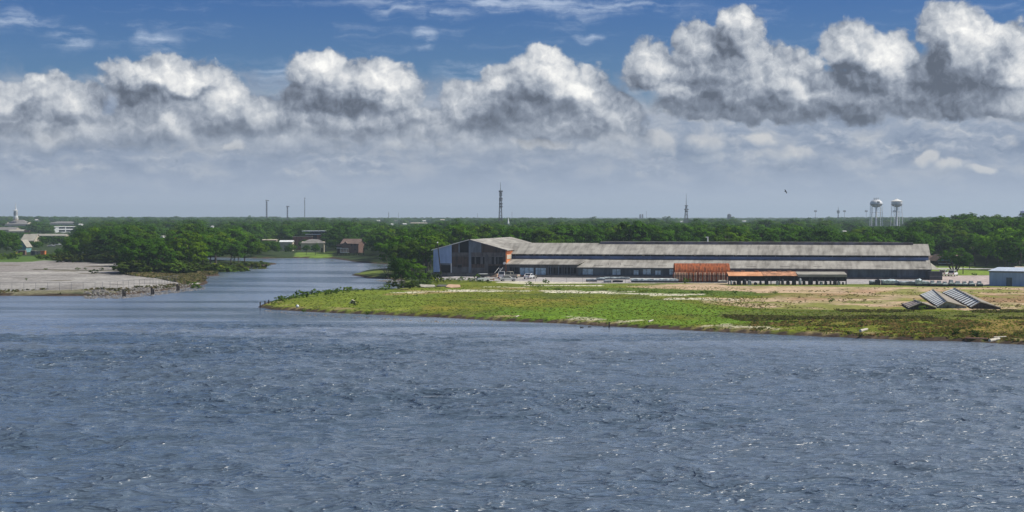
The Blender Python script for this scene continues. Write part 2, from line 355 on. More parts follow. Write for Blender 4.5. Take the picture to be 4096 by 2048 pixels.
def vnoise(x, y, s, seed=0, oct=4, rough=.5):
    tot = 0; amp = 1; norm = 0
    for o in range(oct):
        u, v = x/s, y/s; i, j = np.floor(u).astype(np.int64), np.floor(v).astype(np.int64); fu, fv = u-i, v-j
        fu = fu*fu*(3-2*fu); fv = fv*fv*(3-2*fv)
        def hsh(a, b):
            h = (a*374761393+b*668265263+(seed+o)*1442695041) & 0xffffffff; h = ((h ^ (h >> 13))*1274126177) & 0xffffffff
            return ((h ^ (h >> 16)) & 0xffff)/65535.
        q = (hsh(i, j)*(1-fu)+hsh(i+1, j)*fu)*(1-fv)+(hsh(i, j+1)*(1-fu)+hsh(i+1, j+1)*fu)*fv
        tot = tot+q*amp; norm += amp; amp *= rough; s = s/2
    return tot/norm
def height(x, y):
    sdw = sdist(x, y, WP)+(vnoise(x, y, 7, 5, 3)-.5)*1.6
    h = LAND+.25*(vnoise(x, y, 30, 3, 3)-.5)
    h = np.where(sdw > -15, np.interp(-sdw, [-8, -1.2, 0, .7, 3.5, 15], [-2.5, -.5, -.05, .42, .72, LAND]), h)
    return h, sdw
xs = np.concatenate([[-14000,-8000,-5000,-3000,-1800,-1000,-600,-400,-320], np.arange(-250, 250.1, .8), [320,400,600,1000,1800,3000,5000,8000,14000]])
ys = np.concatenate([[-6000,-2000,-500,0,120,180], np.arange(205, 540, 1.5), np.arange(540, 790, 4), [830,900,1000,1200,1500,2000,3000,4500,7000,10000,16000]])
GX, GY = np.meshgrid(xs, ys); GZ, SDW = height(GX, GY)
far = (np.abs(GX) > 300) | (GY > 800) | (GY < 200)
GZ = np.where(far & (SDW < 0), LAND, GZ)
Yc = np.maximum(GY, 1.); PPX, PPY = CX+F*GX/Yc, HY+F*(H-LAND)/Yc
# colours of the ground where it stands: grass, bare earth, concrete, brush, mud
n1 = vnoise(GX, GY, 28, 11, 5, .6); n2 = vnoise(GX*1., GY*.6, 9, 12, 4, .6); n3 = vnoise(GX*.5, GY, 3, 13, 3, .6)
wx = (vnoise(GX, GY, 12, 21, 3)-.5)*150; wy = (vnoise(GX, GY, 12, 22, 3)-.5)*14
QX, QY = PPX+wx, PPY+wy
def lay(C, mask, col, n=None, soft=.0):
    m = np.clip(mask.astype(float)*(1 if n is None else n), 0, 1)[..., None]; return C*(1-m)+np.array(col)*m
def sm(v, a, b): t = np.clip((v-a)/(b-a), 0, 1); return t*t*(3-2*t)
C = np.zeros(GX.shape+(3,))+np.array((.030,.050,.014))                 # floor of the woods
pen = (PPX > 1020) & inside(PPX, PPY, [(1000,1240),(1060,1200),(1300,1160),(1560,1158),(1700,1128),(1760,1118),(3960,1140),(6000,1140),(6000,1500),(1000,1500)])
grass = np.array((.135,.160,.010))*(.75+.5*n2[..., None])
C = np.where(pen[..., None], grass, C)
C = lay(C, pen, (.24,.19,.035), sm(n1, .50, .72)*.75)
C = lay(C, pen, (.070,.095,.010), sm(n2, .46, .66)*.8)
C = lay(C, pen & inside(QX, QY, [(1900,1195),(2600,1200),(3300,1262),(3200,1290),(2200,1285),(1800,1240)]), (.105,.195,.010), sm(1-n1, .45, .62)*.85)
C = lay(C, pen & inside(QX, QY, [(1000,1260),(1000,1180),(1500,1150),(1900,1150),(1600,1250)]), (.15,.21,.02), .5)
# bare earth
def pinky(k=1.): return (.43*k, .315*k, .205*k)
earth = inside(QX, QY, [(2650,1186),(3050,1192),(3400,1160),(3960,1150),(5000,1150),(5000,1240),(4000,1242),(3650,1238),(3200,1236),(2880,1220)])
C = lay(C, earth & pen, pinky(), .55+.5*sm(n2, .3, .55))
C = lay(C, pen & inside(QX, QY, [(2480,1140),(2900,1134),(3500,1140),(4400,1142),(4400,1168),(3000,1172),(2560,1152)]), pinky(1.02), .6+.4*sm(n2, .3, .5))
C = lay(C, inside(QX, QY, [(3000,1188),(3300,1172),(3600,1178),(3560,1192),(3100,1200)]), (.17,.15,.035), sm(n2, .42, .6)*.9)
C = lay(C, inside(QX, QY, [(3380,1200),(3680,1196),(3700,1215),(3380,1218)]), (.15,.17,.03), sm(n1, .42, .6)*.9)
C = lay(C, inside(QX, QY, [(3850,1180),(4200,1178),(4200,1215),(3900,1212)]), (.20,.13,.05), sm(n1, .40, .6)*.9)
C = lay(C, inside(QX, PPY+wy*.4, [(2150,1150),(2600,1152),(3020,1168),(3040,1182),(2700,1186),(2200,1168)]), (.075,.125,.012), .9)
C = lay(C, inside(QX, PPY+wy*.3, [(2000,1138),(2350,1136),(2700,1142),(2200,1150)]), (.12,.16,.02), .8)
C = lay(C, inside(PPX, PPY+wy*.2, [(2900,1138),(3950,1143),(5000,1146),(5000,1153),(3500,1149),(2900,1144)]), (.13,.17,.02), .85)
C = lay(C, pen & inside(QX, QY, [(1620,1150),(1900,1145),(2150,1150),(2300,1165),(2000,1175),(1500,1178)]), (.30,.22,.09), sm(n2, .42, .6)*.8)
# strips of broken concrete in the grass
for (a, b, c_, d) in [(1560,1169,1700,1172),(1800,1159,2110,1168),(1920,1147,2090,1151),(2140,1162,2560,1167),(2180,1167,2500,1173),(2420,1172,2660,1177),(2560,1174,2830,1180),(2600,1180,2760,1184),(2650,1192,2950,1200),(1620,1164,1790,1168),(2100,1139,2400,1143)]:
    C = lay(C, pen & inside(PPX+wx*.5, PPY+wy*.12+(PPX-a)*-.004, [(a,b),(c_,b),(c_,d),(a,d)]), (.56,.52,.40), sm(n3, .28, .5)*.95)
# dark brush and tawny weeds on the right bank
C = lay(C, pen & inside(QX, QY, [(2900,1240),(3300,1245),(5000,1250),(5000,1280),(3200,1276),(2900,1275)]), (.10,.105,.022), .65)
C = lay(C, pen & inside(QX, QY, [(3150,1278),(5000,1282),(5000,1345),(3300,1322)]), (.20,.14,.035), sm(n1, .40, .58)*.9)
C = lay(C, earth & pen, (.17,.185,.03), sm(vnoise(GX, GY, 14, 51, 4, .6), .47, .60)*.9)
C = lay(C, earth & pen, (.36,.22,.13), sm(vnoise(GX, GY, 10, 52, 4, .6), .55, .7)*.7)
# yards
yard = inside(PPX, PPY, [(1735,1116),(1742,1098),(2030,1096),(3720,1100),(3760,1101),(3960,1101),(5200,1101),(5200,1139),(3960,1140),(2850,1133),(2330,1134),(2050,1126),(1850,1121)])
C = np.where(yard[..., None], np.array((.33,.31,.30))*(.8+.4*n2[..., None]), C)
C = lay(C, yard & (PPX > 3700), (.42,.34,.31), .7)
C = lay(C, inside(PPX, PPY+wy*.2, [(2000,1123),(2350,1127),(2350,1134),(2080,1136),(1980,1130)]), (.55,.51,.40), .8)
C = lay(C, inside(PPX, PPY+wy*.1, [(3725,1066),(5200,1066),(5200,1101),(3725,1101)]), (.16,.23,.03), 1.)
C = lay(C, inside(PPX, PPY, [(3725,1071),(5200,1078),(5200,1081),(3725,1075)]), (.42,.40,.40), 1.)
# left bank: old concrete apron, marsh edge, lawn
C = lay(C, inside(QX, PPY+wy*.3, [(-6000,1020),(250,1024),(260,1042),(170,1043),(120,1049),(-6000,1056)]), (.07,.13,.02), 1.)
apron = inside(PPX+wx*.2, PPY+wy*.15, [(-6000,1052),(120,1048),(170,1041),(260,1043),(480,1054),(500,1078),(460,1093),(590,1106),(700,1115),(815,1122),(760,1128),(600,1144),(420,1158),(0,1162),(-6000,1165)])
C = np.where(apron[..., None], np.array((.275,.262,.245))*(.72+.55*n1[..., None]), C)
C = lay(C, apron & inside(QX, QY, [(-6000,1050),(400,1050),(500,1085),(-6000,1092)]), (.22,.195,.18), .6)
C = lay(C, apron, (.17,.155,.14), sm(vnoise(GX, GY, 9, 61, 4, .6), .56, .7)*.6)
C = lay(C, apron, (.40,.385,.35), sm(vnoise(GX, GY, 13, 62, 3, .6), .58, .72)*.5)
C = lay(C, apron & (np.abs(PPY-(1078+(PPX-130)*.012)-wy*.1) < 1.6) & (PPX > 130) & (PPX < 480), (.05,.05,.02), .9)
for (a, b, w_) in [(420,1066,80),(430,1093,110),(260,1084,50),(20,1061,60),(60,1110,0),(250,1122,40)]:
    C = lay(C, apron & (np.abs(PPY-b-wy*.2) < 1.2) & (np.abs(PPX-a) < w_), (.10,.08,.04), .85)
C = lay(C, (SDW < 0) & (PPX < 830) & inside(PPX, PPY+wy*.3, [(-6000,1160),(0,1157),(420,1154),(600,1142),(820,1128),(860,1200),(-6000,1300)]), (.16,.15,.09), sm(n2, .35, .6))
C = lay(C, inside(QX, PPY+wy*.3, [(500,1085),(700,1086),(880,1070),(1110,1050),(1120,1062),(900,1084),(870,1108),(700,1116),(600,1106),(480,1094)]), (.19,.165,.07), .5+.5*sm(n2, .4, .6))
C = lay(C, inside(QX, PPY+wy*.3, [(1380,1084),(1620,1074),(1640,1120),(1400,1120)]), (.13,.17,.03), .9)
C = lay(C, inside(PPX, PPY+wy*.2, [(1180,1008),(1330,1008),(1330,1030),(1180,1030)]), (.14,.22,.03), .9)
C = lay(C, inside(PPX, PPY+wy*.2, [(560,1150),(700,1134),(820,1124),(824,1142),(700,1160),(560,1178)]), (.22,.20,.18), .9)
# muddy banks
bank = (SDW > -1.9+1.3*n2) & (SDW < 4)
C = np.where(bank[..., None], np.array((.055,.038,.026))*(.6+.8*n3[..., None]), C)
C = lay(C, (SDW > -4.5) & (SDW <= -1.3) & pen, (.30,.22,.12), sm(n3, .5, .7)*.7)
C = lay(C, (SDW > -6.5) & (SDW <= -2.6) & pen & inside(QX, QY, [(1500,1240),(2700,1270),(3500,1330),(3500,1360),(1500,1290)]), (.50,.46,.34), sm(n3, .5, .62)*.7)

m_ground, N, b = bare('ground')
P = N.n('ShaderNodeNewGeometry').outputs['Position']
a = N.n('ShaderNodeAttribute', attribute_name='tint').outputs['Color']
f = N.noise(P, 1.1, 6, .7); g = N.noise(N.v('MULTIPLY', P, (.25, .5, .5)), 1., 4, .6)
k = N.m('MULTIPLY', N.rng(f, .28, .72, .55, 1.5), N.rng(g, .3, .7, .8, 1.2))
cc = N.v('SCALE', a); sc_node = cc.node; N.put(sc_node.inputs[3], k)
N.put(b.inputs['Base Color'], cc); b.inputs['Roughness'].default_value = .95; b.inputs['Specular IOR Level'].default_value = .15
bp = N.n('ShaderNodeBump'); bp.inputs['Strength'].default_value = .5; bp.inputs['Distance'].default_value = .25; N.put(bp.inputs['Height'], f); N.put(b.inputs['Normal'], bp.outputs[0])
nx, ny = len(xs), len(ys)
idx = np.arange(nx*ny).reshape(ny, nx)
quads = np.stack([idx[:-1, :-1], idx[:-1, 1:], idx[1:, 1:], idx[1:, :-1]], -1).reshape(-1, 4)
ground = np_mesh('ground', np.stack([GX, GY, GZ], -1).reshape(-1, 3), quads, m_ground, smooth=True, cols=C.reshape(-1, 3))
props(ground, kind='structure')
def ground_z(x, y): return float(height(np.array([x]), np.array([y]))[0][0])

# ------------------------------------------------------------------ water
def build_water():
    m, N, b = bare('river_water')
    P = N.n('ShaderNodeNewGeometry').outputs['Position']; x, y, z = N.sep(P)
    # wind ripples: crests run nearly across the view, a little up to the right
    rot = N.n('ShaderNodeVectorRotate', rotation_type='Z_AXIS'); N.put(rot.inputs['Vector'], P); rot.inputs['Angle'].default_value = R(-12)
    q = rot.outputs[0]
    wA = N.noise(N.v('MULTIPLY', q, (.26, .62, 1)), 1.15, 3, .5, dist=.35)
    wB = N.noise(N.v('MULTIPLY', q, (.30, .75, 1)), 1.3, 3, .55)
    wC = N.noise(N.v('MULTIPLY', P, (.06, .11, 1)), 1., 4, .55)
    ridge = N.m('SUBTRACT', 1., N.m('ABSOLUTE', N.m('SUBTRACT', N.m('MULTIPLY', wA, 2.), 1.)))
    ridge = N.m('POWER', ridge, 3.)
    gust = N.rng(N.noise(N.v('MULTIPLY', P, (.03, .06, 1)), 1., 4, .6), .35, .65, .55, 1.25)
    hgt = N.m('ADD', N.m('MULTIPLY', N.m('MULTIPLY', ridge, gust), .95), N.m('ADD', N.m('MULTIPLY', wB, .30), N.m('MULTIPLY', wC, .8)))
    # calm slicks: smoother, long and drifting, their pale sheen painted into the base colour
    sl = N.noise(N.v('MULTIPLY', P, (.011, .036, 1)), 1., 5, .55, dist=.8)
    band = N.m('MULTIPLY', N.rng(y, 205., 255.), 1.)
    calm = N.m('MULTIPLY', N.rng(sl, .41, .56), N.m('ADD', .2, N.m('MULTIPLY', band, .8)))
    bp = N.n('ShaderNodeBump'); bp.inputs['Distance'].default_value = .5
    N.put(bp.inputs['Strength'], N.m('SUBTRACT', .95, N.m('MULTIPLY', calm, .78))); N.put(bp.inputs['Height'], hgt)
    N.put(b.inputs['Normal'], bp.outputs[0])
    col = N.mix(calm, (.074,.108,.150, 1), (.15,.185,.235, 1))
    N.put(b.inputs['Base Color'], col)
    b.inputs['Roughness'].default_value = .17; b.inputs['IOR'].default_value = 1.40; b.inputs['Specular IOR Level'].default_value = .5
    # wind waves are real height in the near water, with flat sheets around them
    xa, xb, ya, yb = -108., 108., 86., 300.
    X, Yv = np.arange(xa, xb+.01, .4), np.arange(ya, yb+.01, .4); gx, gy = np.meshgrid(X, Yv); c_, s_ = math.cos(R(12)), math.sin(R(12))
    u, v = gx*c_+gy*s_, -gx*s_+gy*c_
    u2 = u+(vnoise(gx, gy, 9, 71, 2)-.5)*5; v2 = v+(vnoise(gx, gy, 9, 72, 2)-.5)*3
    r1 = 1-np.abs(2*vnoise(u2/1.7, v2, 2.3, 73, 1)-1); r2 = 1-np.abs(2*vnoise(u2/1.7+50, v2*1.06+9, 1.5, 74, 1)-1)
    gust = .74+.40*sm(vnoise(gx, gy*1.5, 26, 75, 3), .3, .7)
    hh = (.34*r1**2.4+.20*r2**2-.16)*gust
    edge = np.clip(np.minimum.reduce([gx-xa, xb-gx, gy-ya, (yb-gy)*.22])/6, 0, 1); hh = hh*edge*np.clip((sdist(gx[::4, ::4], gy[::4, ::4], WP).repeat(4, 0).repeat(4, 1)[:gx.shape[0], :gx.shape[1]]-4+14*(vnoise(gx, gy*2, 40, 76, 3)-.5))/34, .12, 1.)
    n_, m_ = len(X), len(Yv); i = np.arange(n_*m_).reshape(m_, n_)
    qd = [np.stack([i[:-1, :-1], i[:-1, 1:], i[1:, 1:], i[1:, :-1]], -1).reshape(-1, 4)]; V = [np.stack([gx, gy, hh], -1).reshape(-1, 3)]; k = n_*m_
    for (x0, x1, y0, y1) in ((-9000, 9000, -6000, ya), (-9000, 9000, yb, 1400), (-9000, xa, ya, yb), (xb, 9000, ya, yb)):
        V.append(np.array([(x0, y0, 0), (x1, y0, 0), (x1, y1, 0), (x0, y1, 0)], float)); qd.append(np.array([[k, k+1, k+2, k+3]])); k += 4
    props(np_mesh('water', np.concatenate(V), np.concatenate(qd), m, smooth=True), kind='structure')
build_water()
# ------------------------------------------------------------------ the two joined warehouses
AW = R(-11.0)                                   # their long side runs right and a little towards us
P0 = Vector(G(2025, 1107))
def local(root):                                # world point -> local point of an Empty
    mi = (Matrix.Translation(root.location) @ Matrix.Rotation(root.rotation_euler.z, 4, 'Z')).inverted()
    return lambda p: mi @ Vector(p)
def on_front(root, px, y_off=0.):               # local x where the sight line through px meets the front wall
    c, s = math.cos(root.rotation_euler.z), math.sin(root.rotation_euler.z); x0, y0 = root.location[:2]
    x0 -= s*y_off; y0 += c*y_off; k = (px-CX)/F
    t = (k*y0-x0)/(c-k*s); return t, y0+s*t      # local x and its world Y
tall = thing('gabled_warehouse', P0, AW, 'tall gabled warehouse with dark rusty siding, a pale blue end and a weathered grey roof', 'warehouse')
W_, D_, ZE, ZR = 21.4, 62., 8.8-LAND, 11.7-LAND
fx = lambda px: on_front(tall, px)[0]
def fz(py, px): return ZY(py, on_front(tall, px)[1])-LAND
def facade(name, m, x0, x1, y0, y1, out=.1, th=.3, top=None, parent=tall, label=None):
    """panel on the front wall given by photo pixels; 'top' = two z values for a sloping head"""
    a, c = fx(x0), fx(x1); z0, z1 = fz(y1, (x0+x1)/2), fz(y0, (x0+x1)/2); za, zc = top or (z1, z1)
    o = MB().prism([(a, z0), (c, z0), (c, zc), (a, za)], -out, -out+th).build(name, m, parent)
    if label: o['label'] = label
    return o
def rz_(px):                                     # height of the gable at a pixel column
    x = fx(px); return ZE+(ZR-ZE)*(1-abs(x+W_/2)/(W_/2))-.12
w = MB(); w.box(-W_, -.02, .45, .75, 0, .4)
w.prism([(-W_, 0), (-W_, ZE), (-W_/2, ZR-.1), (0, ZE), (0, 0)], D_-.3, D_)
w.box(-W_, -W_+.25, .3, D_-.3, 0, ZE-.05); w.build('wall', M['brown'], tall)
side = MB(); side.box(-.25, 0, .3, D_-.3, 0, ZE-.05); so = side.build('side_wall', M['orangered'], tall); so['label'] = 'orange side wall in full sun'
MB().box(-W_-.15, .1, -.5, .3, 0, 1.05).build('plinth', M['plinth'], tall)
r = MB(); ov = .35
for sgn in (-1, 1):
    xa, xe = -W_/2, -W_/2+sgn*(W_/2+ov); ze = ZE-ov*(ZR-ZE)/(W_/2)
    r.hexa([(xa, -.4, ZR-.1), (xe, -.4, ze-.1), (xe, D_+.4, ze-.1), (xa, D_+.4, ZR-.1)], [(xa, -.4, ZR+.05), (xe, -.4, ze+.05), (xe, D_+.4, ze+.05), (xa, D_+.4, ZR+.05)])
r.build('roof', M['roof'], tall)
for sgn in (-1, 1):
    xa, xe = -W_/2, -W_/2+sgn*(W_/2+ov); ze = ZE-ov*(ZR-ZE)/(W_/2)
    MB().hexa([(xa, -.52, ZR-.12), (xe, -.52, ze-.12), (xe, -.4, ze-.12), (xa, -.4, ZR-.12)], [(xa, -.52, ZR+.1), (xe, -.52, ze+.1), (xe, -.4, ze+.1), (xa, -.4, ZR+.1)]).build('verge_trim', M['whiteroof'] if sgn < 0 else M['ridge'], tall)
back = MB().prism([(-W_, 0), (-W_, ZE-.2), (-W_/2, ZR-.25), (0, ZE-.2), (0, 0)], .5, .7).build('interior_dark', M['dark'], tall)  # black sheet behind the facade, stands in for the unlit interior
facade('siding_panel', M['bluepaint'], 1733.8, 1762, 1000, 1088, .12, top=(rz_(1733.8), rz_(1762)), label='pale blue end panel')
facade('siding_panel', M['bluepaint'], 1762, 1807, 1000, 1053, .12, top=(rz_(1762), rz_(1807)), label='pale blue panel above the big door')
dr = facade('loading_door', M['dark'], 1764, 1803, 1054, 1089, -.1)
facade('door_header', M['bluegrey'], 1764, 1803, 1053, 1060, .06, parent=dr)
facade('corner_post', M['white'], 1803.5, 1807, 1053, 1091, .16)
facade('corner_post', M['white'], 1758.5, 1761.5, 1075, 1091, .16)
facade('siding_panel', M['brown'], 1807, 1826, 1000, 1010, .08, top=(rz_(1807), rz_(1826)))
facade('siding_strip', M['bluegrey'], 1834, 1839, 990, 1010, .1, top=(rz_(1834), rz_(1839)))
facade('siding_panel', M['dark'], 1839, 1875.6, 1000, 1010, -.05, top=(rz_(1839), rz_(1875.6)), label='open dark bay under the roof')
facade('siding_panel', M['brown'], 1826, 1834, 1000, 1010, .05, top=(rz_(1826), rz_(1834)))
facade('lintel', M['plinth'], 1807, 1875.6, 1010, 1022, .14)
facade('rail', M['steel'], 1807, 1875.6, 1023.6, 1025, .2)
facade('siding_panel', M['brown'], 1807, 1875.6, 1022, 1067, .1)
wn = facade('window', M['dark'], 1832, 1847, 1060, 1070, .16); facade('window_frame', M['grey'], 1829, 1850, 1057, 1060, .2, parent=wn)
facade('siding_panel', M['grey'], 1807, 1875.6, 1067, 1092, .12)
facade('column', M['bluegrey'], 1875.6, 1886, 990, 1092, .3, .6, top=(rz_(1875.6), rz_(1886)))
facade('siding_panel', M['bluegrey'], 1886, 1926, 1000, 1010, .12, top=(rz_(1886), rz_(1926)), label='blue grey corrugated panel below the peak')
facade('siding_panel', M['brown'], 1926, 2022, 1000, 1010, .1, top=(rz_(1926), rz_(2022)), label='rusty brown corrugated panel below the right eave')
facade('lintel', M['plinth'], 1886, 2022, 1010, 1026, .16)
for a, c in ((1887, 1898.6), (1905, 1921.7), (1932, 1938.8), (1967, 1977), (1984, 1991), (1994, 2011)):
    q = facade('window', M['dark'], a, c, 1027, 1056, -.02); facade('sill', M['steel'], a-1, c+1, 1025.6, 1027.2, .24, parent=q)
for a, c in ((1898.6, 1905), (1921.7, 1932), (1977, 1984), (1991, 1994), (1953, 1967)):
    facade('siding_strip', M['grey'], a, c, 1026, 1057, .1)
facade('siding_strip', M['brown'], 2011, 2022, 1026, 1072, .12)
facade('column', M['grey'], 1938.8, 1953, 1018, 1092, .3, .6)
facade('siding_panel', M['brown'], 1886, 1938.8, 1056, 1071, .1)
facade('siding_panel', M['grey'], 1886, 1938.8, 1071, 1092, .12)
facade('siding_panel', M['brown'], 1953, 2011, 1056, 1063, .1)
facade('loading_door', M['dark'], 1953, 1998, 1064, 1092, -.05)
facade('siding_strip', M['grey'], 1998, 2001, 1063, 1092, .14)
dd = facade('door', M['dark'], 2002, 2009, 1071, 1086, .16); facade('door_frame', M['white'], 1999.4, 2001.6, 1071, 1090, .2, parent=dd)
facade('siding_panel', M['grey'], 2009, 2022, 1072, 1092, .14)
MB().tube((fx(2018), -.5, fz(1053, 2018)), (fx(2018), -.1, fz(1053, 2018)), .35, n=10).build('wall_lamp', M['white'], tall)
# interior side panels of the sunlit flank
for k, (z0, z1, mm) in enumerate(((5.0, 6.2, 'cream'), (6.6, 7.2, 'rust'))):
    MB().box(.0, .12, .5, 7.5, z0, z1).build('flank_panel', M[mm], tall)
rail = MB()
for q in (0, 1.1): rail.tube((fx(1985)+q, -2.4, 1.1), (fx(1999)+q, -1.2, 2.6), .06, n=4)
rail.build('ramp_rail', M['white'], tall)
MB().add([(fx(1968), -3.6, 0), (fx(1998), -3.6, 0), (fx(1998), -.5, 0), (fx(1968), -.5, 0), (fx(1998), -3.6, 1.0), (fx(1998), -.5, 1.0)], [(0,3,2,1), (0,1,4), (3,5,2), (0,4,5,3), (1,2,5,4)]).build('ramp', M['clay'], tall)

LL = 117.
longb = thing('long_warehouse', P0, AW, 'long low warehouse with a two-step weathered grey roof and a blue metal band', 'warehouse')
lx = lambda px, off=0.: on_front(longb, px, off)[0]
Ze1, Ze2, Zt, Zu, Zr = 4.8-LAND, 4.05-LAND, 6.25-LAND, 7.55-LAND, 10.55-LAND
xs_ = lx(2312)
MB().box(.02, xs_, .1, .4, 0, Ze1-.05).build('wall', M['grey'], longb)
MB().box(xs_, lx(2840), .1, .4, 0, Ze2+.0).build('wall', M['teal'], longb)
MB().box(lx(2840), lx(3390), .1, .4, 0, Ze2+.0).build('wall', M['purple'], longb)
MB().box(lx(3390), LL-9, .1, .4, 0, Ze2+.0).build('wall', M['teal'], longb)
MB().box(LL-9, LL, .05, .4, 0, Ze2).build('wall', M['bluegrey'], longb)
MB().prism_x([(.4, 0), (35.6, 0), (35.6, 3.), (28, Zu), (18, Zr-.15), (8.2, Zu), (8.2, Zt-.1), (.4, Ze2)], LL-.3, LL).build('end_wall', M['cream'], longb)
MB().box(.02, LL, -1.6, .1, 0, .55).build('loading_platform', M['plinth'], longb)
def roofplane(name, x0, x1, ya, za, yb, zb, m=M['roof'], th=.15, parent=longb, x0b=None, x1b=None):
    x0b = x0 if x0b is None else x0b; x1b = x1 if x1b is None else x1b
    return MB().hexa([(x0, ya, za-th), (x1, ya, za-th), (x1b, yb, zb-th), (x0b, yb, zb-th)], [(x0, ya, za), (x1, ya, za), (x1b, yb, zb), (x0b, yb, zb)]).build(name, m, parent)
sl = (Zt-Ze1)/8.8
roofplane('lower_roof', 0, xs_, -.8, Ze1, 8.2, Zt, x1b=xs_+2.3)
roofplane('lower_roof', xs_-.2, LL+.1, -1.6, Ze2, 8.2, Zt+.02, x0b=xs_+2.2)
MB().box(.0, LL-.3, 8.0, 8.2, Zt-.2, Zt+.75).build('blue_band', M['blueband'], longb)
MB().box(.0, LL-.3, 8.25, 8.45, Zt+.6, Zu+.25).build('clerestory', M['dark'], longb)
for k in range(30): MB().box(1+k*3.9, 1.22+k*3.9, 8.1, 8.26, Zt+.75, Zu+.2).build('clerestory_post', M['steel'], longb)
for px in (2110, 2137, 2158, 2187, 2212, 2238, 2286, 2313, 2414, 2573, 2704, 2780, 2866, 2944): MB().box(lx(px, 8)-.35, lx(px, 8)+.35, 8.06, 8.2, Zt+.95, Zt+1.25).build('loose_panel', M['cream'], longb)
roofplane('upper_roof', -.2, LL+.2, 7.0, Zu, 18, Zr, x0b=-6.)
roofplane('back_roof', -.2, LL+.2, 29, Zu, 18, Zr-.02, x0b=-6.)
roofplane('back_lower_roof', 12., LL+.1, 37, Ze2, 28, Zt)
rv = MB(); a, c = lx(2403, 18), lx(3652, 18)
rv.box(a, c, 17.0, 19.0, Zr-.3, Zr+.38); rv.build('ridge_vent', M['ridge'], longb)
MB().box(a+.1, c-4, 16.9, 19.1, Zr+.42, Zr+.5).build('vent_cap', M['greyroof'], longb)
MB().add([(LL+.1, -1.6, Ze2-.1), (LL+2.2, .6, Ze2-.25), (LL+.1, 5, Zt-1.0), (LL+.1, -1.6, Ze2), (LL+2.2, .6, Ze2-.12), (LL+.1, 5, Zt-.6)], [(0,1,2), (3,5,4), (0,3,4,1), (1,4,5,2), (2,5,3,0)]).build('end_canopy', M['greyroof'], longb)
for (a, c, t, bt) in ((2079, 2135, 1071, 1099), (2142, 2184, 1072, 1099), (2330, 2373, 1075, 1098), (2449, 2483, 1077, 1099), (2534, 2555, 1080, 1099), (2571, 2604, 1076, 1098), (2620, 2644, 1082, 1099), (2677, 2698, 1077, 1098)):
    Y = on_front(longb, (a+c)/2)[1]; z0, z1 = ZY(bt, Y)-LAND, ZY(t, Y)-LAND
    q = MB().box(lx(a), lx(c), -.02, .1, z0, z1).build('window', M['window'], longb)
    fr = MB(); n = max(2, int((lx(c)-lx(a))/1.3))
    for i in range(n+1): xx = lx(a)+(lx(c)-lx(a))*i/n; fr.box(xx-.05, xx+.05, -.05, -.02, z0, z1)
    fr.box(lx(a)-.05, lx(c)+.05, -.055, -.02, z1, z1+.1); fr.build('window_frame', M['grey'], q)
for (a, c) in ((2040, 2047), (2050, 2055), (2058, 2075), (2195, 2200), (2205, 2209), (2214, 2222), (2226, 2231), (2237, 2246), (2250, 2254), (2259, 2266), (2270, 2281), (2285, 2290), (2294, 2304)):
    MB().box(lx(a), lx(c), .04, .1, 1.0, 2.7).build('siding_gap', M['dark'], longb)
for (a, c) in ((2191, 2194), (2201, 2204), (2232, 2236), (2247, 2249), (2267, 2269), (2282, 2284)): MB().box(lx(a), lx(c), .0, .08, .6, 3.2).build('siding_strip', M['bluegrey'], longb)
for px in (2433, 2481): Y = on_front(longb, px, 2)[1]; MB().tube((lx(px, 1), 1, ZY(1068, Y)-LAND), (lx(px, 1), 1, ZY(1052, Y)-LAND), .06, n=4).build('roof_pipe', M['pole'], longb)
for px in (2395, 2515, 2650, 3005, 3140, 3270, 3540, 3680): MB().box(lx(px, 1)-1.3, lx(px, 1)+1.3, .3, 1.6, Ze2+.3, Ze2+.52).build('roof_patch', M['roof2'], longb)
vt = thing('roof_vent_pipe', P0+Matrix.Rotation(AW, 3, 'Z') @ Vector((lx(2829, 18), 20, Zr-.6)), AW, 'pale T-shaped vent pipe standing behind the ridge of the long warehouse', 'vent pipe')
MB().tube((0, 0, 0), (0, 0, 3.6-1.3), .18, n=6).build('pipe', M['white'], vt); MB().box(-.6, .2, -.2, .2, 2.2, 2.5).build('cap', M['white'], vt)

